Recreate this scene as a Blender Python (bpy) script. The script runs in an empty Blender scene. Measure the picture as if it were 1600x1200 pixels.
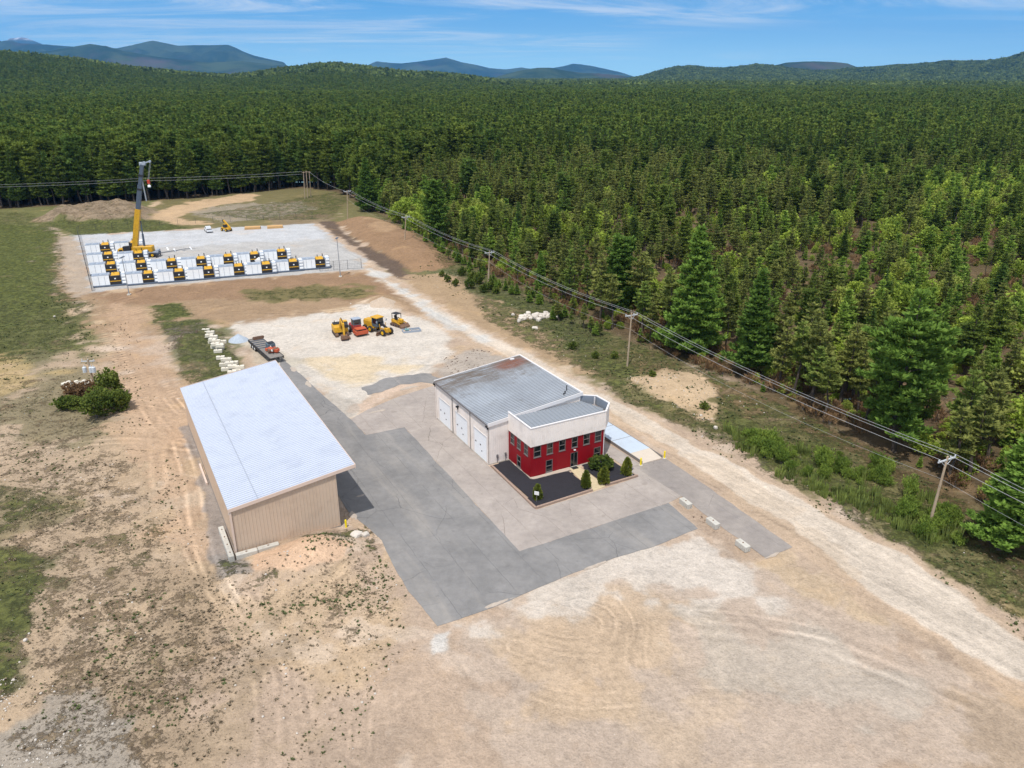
import bpy, bmesh, math, random
import numpy as np
from mathutils import Vector, Matrix, noise as mnoise
from mathutils.geometry import tessellate_polygon
random.seed(7); rng = np.random.default_rng(11)
SC = bpy.context.scene; C = SC.collection
R = math.radians
# ---------------------------------------------------------------- camera, sky, sun, exposure
H = 50.0; F = 1195.0; PT = math.atan(481/1195)
cam_d = bpy.data.cameras.new('camera'); cam = bpy.data.objects.new('camera', cam_d); C.objects.link(cam)
cam.location = (0, 0, H); cam.rotation_euler = (math.pi/2-PT, 0, 0)
cam_d.sensor_width = 36; cam_d.lens = 36*F/1600; cam_d.clip_start = .5; cam_d.clip_end = 90000
SC.camera = cam
SUN_EL = R(65); SUN_DIR = Vector((-.292*math.cos(SUN_EL), -.956*math.cos(SUN_EL), math.sin(SUN_EL)))
sd = bpy.data.lights.new('sun', 'SUN'); sd.energy = 4.0; sd.angle = R(.53); sd.color = (1, .965, .91)
so = bpy.data.objects.new('sun', sd); C.objects.link(so); so.location = (0, 0, 80)
so.rotation_euler = SUN_DIR.to_track_quat('Z', 'Y').to_euler()
SC.view_settings.view_transform = 'Standard'; SC.view_settings.look = 'None'
SC.view_settings.exposure = 0.0; SC.view_settings.gamma = 1
SC.cycles.max_bounces = 5; SC.cycles.diffuse_bounces = 3; SC.cycles.glossy_bounces = 2
SC.cycles.transmission_bounces = 2; SC.cycles.volume_bounces = 0; SC.cycles.transparent_max_bounces = 4
SC.cycles.use_denoising = True

class NT:
    """tiny node-graph helper"""
    def __init__(s, tree):
        s.t = tree; s.n = tree.nodes; s.l = tree.links
    def new(s, typ, **kw):
        n = s.n.new(typ)
        for k, v in kw.items():
            setattr(n, k, v)
        return n
    def put(s, sock, v):
        if isinstance(v, bpy.types.NodeSocket): s.l.new(v, sock)
        elif v is not None:
            try: sock.default_value = v
            except Exception: sock.default_value = (*v, 1)[:4]
    def math(s, op, a, b=None, c=None, clamp=False):
        n = s.new('ShaderNodeMath', operation=op, use_clamp=clamp)
        for i, v in enumerate((a, b, c)):
            if v is not None: s.put(n.inputs[i], v)
        return n.outputs[0]
    def mix(s, f, a, b, mode='MIX'):
        n = s.new('ShaderNodeMix', data_type='RGBA', blend_type=mode)
        s.put(n.inputs[0], f)
        for i, v in ((6, a), (7, b)):
            if isinstance(v, (tuple, list)) and len(v) == 3: v = (*v, 1)
            s.put(n.inputs[i], v)
        return n.outputs[2]
    def noise(s, vec, scale, detail=4, rough=.55, dist=0, out=0):
        n = s.new('ShaderNodeTexNoise'); s.put(n.inputs['Vector'], vec)
        n.inputs['Scale'].default_value = scale; n.inputs['Detail'].default_value = detail
        n.inputs['Roughness'].default_value = rough; n.inputs['Distortion'].default_value = dist
        return n.outputs[out]
    def ss(s, x, lo, hi, a=0., b=1.):
        n = s.new('ShaderNodeMapRange', interpolation_type='SMOOTHSTEP')
        s.put(n.inputs[0], x); s.put(n.inputs[1], lo); s.put(n.inputs[2], hi)
        n.inputs[3].default_value = a; n.inputs[4].default_value = b
        return n.outputs[0]
    def mapping(s, vec, loc=(0,0,0), rot=(0,0,0), scale=(1,1,1)):
        n = s.new('ShaderNodeMapping'); s.put(n.inputs[0], vec)
        n.inputs[1].default_value = loc; n.inputs[2].default_value = rot; n.inputs[3].default_value = scale
        return n.outputs[0]
    def turned(s, vec, ang, scale):
        return s.mapping(s.mapping(vec, rot=(0, 0, ang)), scale=scale)

w = bpy.data.worlds.new('World'); SC.world = w; w.use_nodes = True
t = NT(w.node_tree); t.n.clear()
tc = t.new('ShaderNodeTexCoord').outputs['Generated']
sep = t.new('ShaderNodeSeparateXYZ'); t.put(sep.inputs[0], tc)
# real sky, looked up higher above the horizon so that its blue is as deep as on the photographed day
zz = t.math('ADD', t.math('MULTIPLY', t.math('MAXIMUM', sep.outputs[2], -.02), 2.6), .24)
cmb = t.new('ShaderNodeCombineXYZ'); t.put(cmb.inputs[0], sep.outputs[0]); t.put(cmb.inputs[1], sep.outputs[1]); t.put(cmb.inputs[2], zz)
nrm = t.new('ShaderNodeVectorMath', operation='NORMALIZE'); t.put(nrm.inputs[0], cmb.outputs[0])
sky = t.new('ShaderNodeTexSky', sky_type='NISHITA', sun_disc=False, sun_elevation=SUN_EL, altitude=200, air_density=1.15, dust_density=.4, ozone_density=3.5)
sky.sun_rotation = math.atan2(SUN_DIR.x, SUN_DIR.y)
t.put(sky.inputs[0], nrm.outputs[0])
skc = t.mix(1., sky.outputs[0], (.90, 2.0, 2.2), 'MULTIPLY')
# paler sky added overhead, out of view, to lift and whiten the fill light
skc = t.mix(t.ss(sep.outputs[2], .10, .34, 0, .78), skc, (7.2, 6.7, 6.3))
# thin wisps of cirrus on a plane high overhead
zc = t.math('ADD', t.math('MAXIMUM', sep.outputs[2], .0), .06)
cx = t.math('DIVIDE', sep.outputs[0], zc); cy = t.math('DIVIDE', sep.outputs[1], zc)
cc = t.new('ShaderNodeCombineXYZ'); t.put(cc.inputs[0], cx); t.put(cc.inputs[1], cy)
mp = t.mapping(cc.outputs[0], loc=(1.3, .2, 0), rot=(0, 0, R(22)), scale=(.20, .42, 1))
c1 = t.noise(mp, 1.6, 9, .66, 1.6); c2 = t.noise(t.mapping(cc.outputs[0], scale=(.12, .13, 1), loc=(3.1, 1, 0)), 1.1, 2, .5)
cl = t.math('MULTIPLY', t.ss(c1, .40, .68), t.ss(c2, .33, .52))
cl = t.math('MULTIPLY', cl, t.ss(sep.outputs[2], .006, .04))
skc = t.mix(t.math('MULTIPLY', cl, .95, clamp=True), skc, (8.5, 9.3, 10.2))
skc = t.mix(t.ss(sep.outputs[2], .10, -.01, 0, .62), skc, (9.5, 14.5, 14.5))
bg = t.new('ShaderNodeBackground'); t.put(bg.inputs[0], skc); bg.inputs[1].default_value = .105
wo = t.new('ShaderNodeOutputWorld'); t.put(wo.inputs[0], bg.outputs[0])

# ---------------------------------------------------------------- helpers
def G(u, v, h=0.):
    """ground position seen at photograph position (u, v)"""
    X = (u-800)/F; Y = (v-600)/F
    dz = -math.sin(PT)-Y*math.cos(PT); k = (H-h)/-dz
    return np.array([X*k, (math.cos(PT)-Y*math.sin(PT))*k])
def proj(x, y, z):
    z = z-H; d = y*np.cos(PT)-z*np.sin(PT); u = y*np.sin(PT)+z*np.cos(PT)
    return 800+F*x/d, 600-F*u/d
def lin(r, g=None, b=None, k=1/1.2):
    if g is None: r, g, b = r
    return tuple((((c/255+.055)/1.055)**2.4 if c > 10 else c/255/12.92)*k for c in (r, g, b))
A = R(28.83); U2 = np.array([math.cos(A), math.sin(A)]); V2 = np.array([-math.sin(A), math.cos(A)])
R0 = np.array([-3.22, 94.13]); S0 = np.array([-30.91, 72.61])

def tag(o, label=None, cat=None, group=None, kind=None):
    for k, v in (('label', label), ('category', cat), ('group', group), ('kind', kind)):
        if v: o[k] = v
    return o
def thing(name, label, cat, loc=(0, 0, 0), rz=0., group=None, scale=1.):
    o = bpy.data.objects.new(name, None); C.objects.link(o); o.empty_display_size = .2
    o.location = loc; o.rotation_euler = (0, 0, rz); o.scale = (scale,)*3
    return tag(o, label, cat, group)
def dup(o, loc, rz=None, scale=None, label=None, parent=None):
    c = o.copy(); C.objects.link(c)
    if parent is None:
        c.location = loc
        if rz is not None: c.rotation_euler = (c.rotation_euler[0], c.rotation_euler[1], rz)
        if scale is not None: c.scale = (scale,)*3 if np.isscalar(scale) else scale
        if label: c['label'] = label
    else: c.parent = parent
    for ch in list(o.children):
        dup(ch, None, parent=c)
    return c
class MB:
    def __init__(s): s.v = []; s.f = []; s.m = []; s.M = None
    def add(s, vs, fs, m=0):
        b = len(s.v)
        if s.M is not None: vs = [tuple(s.M @ Vector(p)) for p in vs]
        s.v.extend([tuple(p) for p in vs]); s.f.extend([tuple(b+i for i in f) for f in fs])
        s.m.extend([m]*len(fs)); return s
    def hexa(s, p, m=0):   # 8 corners: bottom 4, top 4
        return s.add(p, [(3,2,1,0),(4,5,6,7),(0,1,5,4),(1,2,6,5),(2,3,7,6),(3,0,4,7)], m)
    def box(s, x0, x1, y0, y1, z0, z1, m=0):
        return s.hexa([(x0,y0,z0),(x1,y0,z0),(x1,y1,z0),(x0,y1,z0),(x0,y0,z1),(x1,y0,z1),(x1,y1,z1),(x0,y1,z1)], m)
    def cbox(s, c, d, m=0, b=0.):
        """box with chamfered vertical and top edges"""
        x, y, z = c; a, e, h = d[0]/2, d[1]/2, d[2]/2
        if b <= 0: return s.box(x-a, x+a, y-e, y+e, z-h, z+h, m)
        def ring(o, zz, i): return [(x-o[0]+i,y-o[1],zz),(x+o[0]-i,y-o[1],zz),(x+o[0],y-o[1]+i,zz),(x+o[0],y+o[1]-i,zz),(x+o[0]-i,y+o[1],zz),(x-o[0]+i,y+o[1],zz),(x-o[0],y+o[1]-i,zz),(x-o[0],y-o[1]+i,zz)]
        rs = [ring((a,e), z-h, b), ring((a,e), z+h-b, b), ring((a-b,e-b), z+h, b*.6)]
        return s.loft(rs, m)
    def loft(s, rings, m=0, cap=True):
        n = len(rings[0]); vs = [p for r in rings for p in r]; fs = []
        for k in range(len(rings)-1):
            for i in range(n):
                j = (i+1) % n; fs.append((k*n+i, k*n+j, (k+1)*n+j, (k+1)*n+i))
        if cap: fs.append(tuple(range(n))[::-1]); fs.append(tuple((len(rings)-1)*n+i for i in range(n)))
        return s.add(vs, fs, m)
    def tube(s, p0, p1, r0, r1=None, n=8, m=0):
        p0, p1 = Vector(p0), Vector(p1); r1 = r0 if r1 is None else r1
        d = (p1-p0).normalized(); a = d.orthogonal().normalized(); b = d.cross(a)
        rg = lambda p, r: [tuple(p+(a*math.cos(6.28318*i/n)+b*math.sin(6.28318*i/n))*r) for i in range(n)]
        return s.loft([rg(p0, r0), rg(p1, r1)], m)
    def beam(s, p0, p1, w, h, m=0, up=(0,0,1)):
        p0, p1 = Vector(p0), Vector(p1); d = (p1-p0).normalized(); u = Vector(up)
        a = d.cross(u); a = (a if a.length > 1e-4 else d.orthogonal()).normalized()*w/2; b = a.normalized().cross(d)*h/2
        return s.hexa([tuple(q) for q in (p0-a-b, p0+a-b, p1+a-b, p1-a-b, p0-a+b, p0+a+b, p1+a+b, p1-a+b)], m)
    def prism(s, poly, z0, z1, m=0):   # poly in xy
        return s.loft([[(x,y,z0) for x,y in poly], [(x,y,z1) for x,y in poly]], m)
    def prismx(s, poly, x0, x1, m=0):  # poly in yz
        return s.loft([[(x0,y,z) for y,z in poly], [(x1,y,z) for y,z in poly]], m)
    def prismy(s, poly, y0, y1, m=0):  # poly in xz
        return s.loft([[(x,y0,z) for x,z in poly], [(x,y1,z) for x,z in poly]], m)
    def build(s, name, mats, parent=None, smooth=False, fixn=True):
        me = bpy.data.meshes.new(name); me.from_pydata(s.v, [], s.f)
        mats = mats if isinstance(mats, (list, tuple)) else [mats]
        for mm in mats: me.materials.append(mm)
        me.polygons.foreach_set('material_index', s.m)
        if smooth: me.polygons.foreach_set('use_smooth', [True]*len(s.f))
        if fixn:
            bm = bmesh.new(); bm.from_mesh(me); bmesh.ops.recalc_face_normals(bm, faces=bm.faces); bm.to_mesh(me); bm.free()
        o = bpy.data.objects.new(name, me); C.objects.link(o)
        if parent: o.parent = parent
        return o

def pbr(name, col, rough=.6, metal=0., var=.12, scale=1.5, dirt=None, dirt_amt=.0, bump=.0, bscale=8., spec=.4, obj_rand=0., coat=0.):
    """painted / weathered surface: broad and fine tone variation, optional dirt tint, fine bump"""
    m = bpy.data.materials.new(name); m.use_nodes = True; t = NT(m.node_tree); t.n.clear()
    o = t.new('ShaderNodeOutputMaterial'); p = t.new('ShaderNodeBsdfPrincipled'); t.put(o.inputs[0], p.outputs[0])
    co = t.new('ShaderNodeTexCoord').outputs['Object']
    n1 = t.noise(co, scale, 5, .6); n2 = t.noise(co, scale*9, 3, .6)
    k = t.math('ADD', t.math('MULTIPLY', t.math('SUBTRACT', n1, .5), 2.2*var), t.math('MULTIPLY', t.math('SUBTRACT', n2, .5), 1.4*var))
    k = t.math('ADD', k, 1.)
    if obj_rand:
        oi = t.new('ShaderNodeObjectInfo').outputs['Random']
        k = t.math('MULTIPLY', k, t.math('ADD', t.math('MULTIPLY', oi, obj_rand), 1-obj_rand/2))
    cc = t.new('ShaderNodeVectorMath', operation='SCALE'); t.put(cc.inputs[0], col); t.put(cc.inputs['Scale'], k)
    c = cc.outputs[0]
    if dirt:
        c = t.mix(t.math('MULTIPLY', t.ss(t.noise(co, scale*1.7, 6, .65, .4), .45, .75), dirt_amt), c, dirt)
    t.put(p.inputs['Base Color'], c)
    p.inputs['Roughness'].default_value = rough; p.inputs['Metallic'].default_value = metal
    p.inputs['Specular IOR Level'].default_value = spec
    if coat: p.inputs['Coat Weight'].default_value = coat
    if bump:
        b = t.new('ShaderNodeBump'); b.inputs['Strength'].default_value = bump; b.inputs['Distance'].default_value = .05
        t.put(b.inputs['Height'], t.noise(co, bscale, 6, .6)); t.put(p.inputs['Normal'], b.outputs[0])
    return m
# ---------------------------------------------------------------- numpy noise and distance fields
def vnoise(x, y, seed=0):
    xi = np.floor(x).astype(np.int64); yi = np.floor(y).astype(np.int64); fx = x-xi; fy = y-yi
    fx = fx*fx*(3-2*fx); fy = fy*fy*(3-2*fy)
    def h(a, b):
        n = (a*374761393 + b*668265263 + seed*982451653) & 0xffffffff
        n = ((n ^ (n >> 13))*1274126177) & 0xffffffff
        return ((n ^ (n >> 16)) & 0xffff)/65535.
    return (h(xi, yi)*(1-fx)+h(xi+1, yi)*fx)*(1-fy)+(h(xi, yi+1)*(1-fx)+h(xi+1, yi+1)*fx)*fy
def fbm(x, y, scale, oct=4, seed=0):
    s = 0; a = .5; t_ = 0
    for k in range(oct):
        s = s+a*vnoise(x*scale+k*17.3, y*scale-k*9.1, seed+k); t_ += a; a *= .5; scale *= 2.03
    return s/t_
def sdf(x, y, poly):
    """signed distance, positive inside"""
    d = np.full(x.shape, 1e9); ins = np.zeros(x.shape, bool); n = len(poly)
    for i in range(n):
        ax, ay = poly[i]; bx, by = poly[(i+1) % n]
        ex, ey = bx-ax, by-ay; wx, wy = x-ax, y-ay
        t_ = np.clip((wx*ex+wy*ey)/(ex*ex+ey*ey+1e-12), 0, 1)
        d = np.minimum(d, (wx-ex*t_)**2+(wy-ey*t_)**2)
        c = ((ay > y) != (by > y))
        with np.errstate(divide='ignore', invalid='ignore'):
            ins ^= c & (x < ex*(y-ay)/(ey if abs(ey) > 1e-9 else 1e-9)+ax)
    return np.where(ins, 1, -1)*np.sqrt(d)
def lined(x, y, pts):
    d = np.full(x.shape, 1e9)
    for (ax, ay), (bx, by) in zip(pts[:-1], pts[1:]):
        ex, ey = bx-ax, by-ay; t_ = np.clip(((x-ax)*ex+(y-ay)*ey)/(ex*ex+ey*ey+1e-12), 0, 1)
        d = np.minimum(d, np.hypot(x-ax-ex*t_, y-ay-ey*t_))
    return d
sst = lambda v, a, b: (lambda q: q*q*(3-2*q))(np.clip((v-a)/(b-a), 0, 1))
P = lambda *px: [tuple(G(u, v)) for u, v in px]
def smooth_line(pts, n=6):
    """Catmull-Rom through ground points"""
    p = [np.array(q, float) for q in pts]; p = [2*p[0]-p[1]]+p+[2*p[-1]-p[-2]]; out = []
    for i in range(1, len(p)-2):
        for k in range(n):
            s = k/n; out.append(tuple(.5*((2*p[i])+(p[i+1]-p[i-1])*s+(2*p[i-1]-5*p[i]+4*p[i+1]-p[i+2])*s*s+(3*p[i]-p[i-1]-3*p[i+1]+p[i+2])*s**3)))
    return out+[tuple(p[-2])]

# ---------------------------------------------------------------- outlines on the ground
ROAD = P((492,350),(540,385),(585,415),(625,440),(672,468),(735,505),(810,543),(900,588),(1000,640),(1125,702),(1250,770),(1400,853),(1500,915),(1640,1010),(1640,1120),(1500,1050),(1390,965),(1300,900),(1232,852),(1140,785),(1035,716),(950,655),(905,617),(850,585),(790,556),(735,540),(690,515),(645,480),(600,446),(567,420),(520,385))
PAD = P((122,368),(180,366),(300,359),(400,354),(490,349),(530,378),(572,404),(567,421),(480,427),(300,442),(145,456))
LOT = P((385,505),(430,500),(500,490),(560,478),(620,480),(680,500),(716,530),(712,552),(680,575),(600,600),(556,640),(520,636),(480,610),(440,575),(425,560),(385,532))
FRONT = P((690,975),(880,900),(1090,826),(1160,868),(1240,862),(1310,895),(1400,965),(1500,1050),(1640,1120),(1640,1260),(900,1260),(800,1180),(700,1060))
TREELINE = P((-400,335),(0,327),(100,322),(220,315),(300,310),(375,303),(440,296),(480,294),(525,300),(560,318),(600,338),(650,362),(700,392),(760,428),(850,468),(950,520),(1050,560),(1150,600),(1250,645),(1350,690),(1450,745),(1530,795),(1600,850),(1800,980))
ASPH_NEW = P((440,560),(470,585),(505,618),(548,655),(572,680),(632,668),(812,862),(1045,786),(1090,826),(1020,855),(960,872),(880,902),(820,927),(770,950),(683,979),(640,925),(612,880),(596,845),(572,822),(545,800),(525,770),(490,700),(430,600))
ASPH_OLD = P((548,655),(575,640),(628,618),(684,601),(684,655),(724,691),(762,727),(800,760),(838,797),(925,770),(998,745),(955,715),(943,712),(945,690),(1005,727),(1066,775),(1045,786),(812,862),(632,668),(572,680))
ASPH_PATCH = P((566,606),(600,592),(640,585),(672,584),(690,592),(684,602),(660,598),(625,601),(598,612),(575,617))
DRIVE = P((988,728),(1040,716),(1140,785),(1238,855),(1198,873),(1130,826),(1066,776))
TRUCKPATCH = P((385,532),(405,530),(440,560),(470,590),(430,600),(395,570))
MOUND = P((520,348),(560,343),(600,343),(640,358),(690,378),(716,408),(700,418),(655,424),(610,412),(570,390))
BERM = P((55,345),(75,330),(120,324),(170,319),(215,317),(240,330),(225,346),(150,349),(90,350))
GRASS_L = P((-300,330),(60,330),(95,352),(100,380),(105,452),(175,468),(150,500),(160,550),(90,560),(0,575),(-300,600))

def prof(us, vs):
    return lambda u: np.interp(u, us, vs)
def dirz(v):  # slope of the sight line through image row v
    Y = (v-600)/F
    return (-np.sin(PT)-Y*np.cos(PT))/(np.cos(PT)-Y*np.sin(PT))
hillA = prof([-700,-200,0,60,130,200,300,360,400,430,470,515,560,620,700,760,800,860,1100,2400],[82,76,79,82,89,98,107,110,106,101,95,91,95,103,107,115,124,127,129,129])
hillB = prof([-700,850,960,1000,1030,1060,1080,1100,1130,1160,1180,1210,1240,1270,1300,1320,1360,1400,1440,1470,1500,1540,1570,1600,1650,1800,2400],[124,122,118,113,105,99,98,101,102,99,97,99,104,106,104,102,99,95,94,91,92,92,90,85,84,92,104])
def terrain(x, y):
    """ground height"""
    x = np.asarray(x, float); y = np.asarray(y, float)
    r = np.hypot(x, y); u = 800+F*x/np.maximum(y*math.cos(PT), 1.)
    z = np.zeros_like(x)
    far = r > 900
    if far.any():
        rr, uu, xx, yy = r[far], u[far], x[far], y[far]
        rug = fbm(xx, yy, 1/700., 4, 5)-.5
        DA = 3300.; hA = H+DA*dirz(hillA(uu))-46
        zA = np.maximum(hA, 0)*sst(rr, 1500, DA)*(1-.55*sst(rr, DA, DA+1300))
        zA *= 1+.9*rug*sst(rr, 1300, 2400)*(1-.8*sst(rr, DA-500, DA))
        DB = 7200.; hB = H+DB*dirz(hillB(uu))-64
        zB = np.maximum(hB, 0)*sst(rr, 4500, DB)*(1-.7*sst(rr, DB, DB+2000))
        zB *= 1+1.3*rug*sst(rr, 4400, 5600)*(1-.85*sst(rr, DB-600, DB))
        z[far] = np.maximum(zA, zB)
    near = r < 600
    if near.any():
        xx, yy = x[near], y[near]; zn = np.zeros_like(xx)
        d = sdf(xx, yy, MOUND); zn += sst(d, -1, 9)*(2.6+.9*(fbm(xx, yy, .12, 3, 3)-.5))
        d = sdf(xx, yy, BERM); zn += sst(d, -1.5, 6)*(1.6+3.6*(fbm(xx, yy, .22, 5, 4)-.4))
        zn += .5*(fbm(xx, yy, .25, 3, 9))*sst(lined(xx, yy, P((795,497),(870,492))), 7, 2)*0
        # banks of loose soil and sand
        for (u_, v_, rx, hh) in ((470,878,5.5,.8),(500,868,4.5,.6),(430,892,3.,.5),(600,472,5.5,1.5),(295,528,6.,1.),(1060,605,6.,.9),(1040,640,5,.6),(500,862,4,.6),(372,900,2,.5)):
            c = G(u_, v_); q = ((xx-c[0])**2+(yy-c[1])**2)/rx**2
            zn += hh*np.exp(-q*1.6)
        c = G(374,529); q = np.hypot(xx-c[0], yy-c[1])
        z[near] = zn
    return z
PAVED = [ASPH_NEW, ASPH_OLD, ASPH_PATCH, DRIVE, PAD, TRUCKPATCH]
BLD = [[tuple(S0+U2*a+V2*b) for a, b in ((-1,-1),(15,-1),(15,41),(-1,41))], [tuple(R0+U2*a+V2*b) for a, b in ((-1,-14),(24,-14),(24,19),(-1,19))]]
def relief(x, y, z):
    m = np.full(x.shape, 1.)
    for pl in PAVED+BLD: m = np.minimum(m, sst(sdf(x, y, pl), .2, -2.5))
    m *= .35+.65*sst(sdf(x, y, ROAD), 1, -3)
    rg = fbm(x, y, .12, 5, 21)-.5
    rg2 = fbm(x, y, .9, 3, 22)-.5
    return z+m*(rg*.55+rg2*.10)-.0

# ---------------------------------------------------------------- colour map of the ground
S = lambda *c: np.array(lin(*c))
# outline, colour as it looks in full sun, feather (m), warp (m), strength
LAYERS = [
 (P((-300,480),(60,480),(170,470),(230,600),(290,690),(300,900),(420,1260),(-300,1260)), S(190,168,142), 12, 10, .8),
 (GRASS_L, S(112,114,72), 9, 9, 1.),
 (P((-300,330),(70,345),(95,400),(60,470),(-300,500)), S(120,128,66), 9, 8, .7),
 (P((0,560),(90,545),(190,600),(170,680),(90,700),(0,690)), S(128,122,92), 6, 6, .7),
 (P((-50,540),(100,580),(60,610),(-50,620)), S(205,178,128), 3, 6, .6),
 (P((-50,850),(60,860),(75,960),(30,1090),(-50,1130)), S(96,100,66), 2.5, 3, .85),
 (P((-50,735),(40,760),(150,765),(130,810),(40,840),(-50,850)), S(120,115,80), 4, 5, .6),
 (P((230,880),(330,890),(420,1000),(330,1120),(250,1260),(120,1200),(200,1000)), S(168,148,124), 5, 6, .55),
 (P((-50,1150),(90,1080),(170,1130),(150,1260),(-50,1260)), S(178,168,155), 2.5, 4, .9),
 # front of the pad, brown disturbed earth
 (P((95,370),(145,455),(480,428),(600,424),(720,520),(560,478),(500,492),(400,502),(330,505),(300,530),(160,520),(85,440)), S(172,146,118), 5, 5, 1.),
 (P((150,455),(480,430),(600,425),(640,470),(560,470),(330,470),(160,480)), S(158,128,102), 3, 3, .8),
 (P((96,370),(125,366),(146,455),(120,462),(98,440)), S(188,172,155), 3, 3, .9),
 (P((360,455),(470,446),(585,448),(590,462),(480,474),(380,472)), S(122,118,76), 3.5, 5, .8),
 (P((235,478),(290,470),(312,492),(240,505)), S(98,112,56), 2.5, 4, .9),
 (P((245,505),(310,500),(345,520),(375,545),(370,580),(300,600),(270,560)), S(112,114,78), 3, 4, .95),
 (P((262,515),(300,508),(318,520),(300,535),(265,548)), S(132,122,112), 2, 3, .9),
 (P((160,470),(220,480),(250,560),(300,640),(280,690),(230,650),(180,560)), S(196,166,138), 6, 5, .9),
 (P((190,610),(300,620),(310,700),(350,860),(300,880),(250,780),(180,700)), S(208,178,150), 5, 5, .8),
 (P((290,668),(304,668),(330,740),(352,800),(372,880),(330,880),(318,800),(300,730)), S(165,155,148), .8, 1, .9),
 (P((330,872),(375,868),(400,900),(350,905)), S(160,152,145), 1, 1.5, .8),
 # top of the site
 (P((-500,300),(250,300),(240,335),(120,366),(60,352),(-500,352)), S(122,122,80), 3, 4, 1.),
 (P((230,330),(260,300),(330,285),(430,280),(500,280),(575,300),(530,345),(490,350),(300,358),(120,366),(60,350)), S(128,120,84), 4, 6, 1.),
 (P((235,335),(290,318),(380,302),(410,302),(400,312),(320,325),(270,340),(330,350),(250,352)), S(205,176,142), 2.5, 4, 1.),
 (P((300,330),(360,318),(470,315),(500,325),(440,340),(350,348)), S(168,156,140), 4, 5, .8),
 (BERM, S(158,140,118), 3, 4, 1.),
 (P((60,348),(240,345),(300,357),(120,368)), S(118,118,76), 3, 4, 1.),
 (P((410,340),(500,332),(560,338),(500,350),(430,353)), S(150,132,108), 2, 3, .8),
 # verge between the road and the trees
 (P((500,290),(560,305),(620,335),(700,385),(850,460),(1000,520),(1150,590),(1350,680),(1450,730),(1600,830),(1700,900),(1700,1040),(1500,925),(1400,860),(1250,775),(1125,705),(1000,645),(810,545),(700,480),(600,420),(520,350)), S(128,122,84), 5, 4, 1.),
 (P((650,420),(720,415),(860,470),(960,530),(900,560),(800,530),(700,470)), S(108,112,78), 5, 5, .8),
 (P((1130,640),(1250,690),(1400,760),(1500,840),(1420,850),(1250,760),(1150,700)), S(108,114,66), 4, 5, .85),
 (P((1200,600),(1350,690),(1500,780),(1600,850),(1600,900),(1450,780),(1250,680)), S(122,100,76), 4, 4, .8),
 (P((950,545),(1080,570),(1200,620),(1180,650),(1050,610),(980,580)), S(150,124,96), 4, 5, .7),
 (P((980,590),(1040,575),(1100,590),(1128,625),(1115,660),(1060,640),(1000,615)), S(210,184,152), 2.5, 3.5, 1.),
 (P((1040,575),(1090,572),(1110,590),(1070,600)), S(216,190,158), 2, 3, .8),
 (MOUND, S(160,130,102), 3, 2, 1.),
 (P((560,350),(600,345),(640,362),(600,375)), S(182,152,120), 4, 4, .8),
 (P((492,346),(520,346),(560,378),(620,410),(650,440),(625,436),(575,405),(540,380)), S(112,96,84), 1.5, 1.5, 1.),
 (P((625,432),(700,425),(760,465),(850,520),(960,590),(900,585),(800,540),(720,500),(660,462)), S(190,162,132), 3, 3, .85),
]
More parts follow.
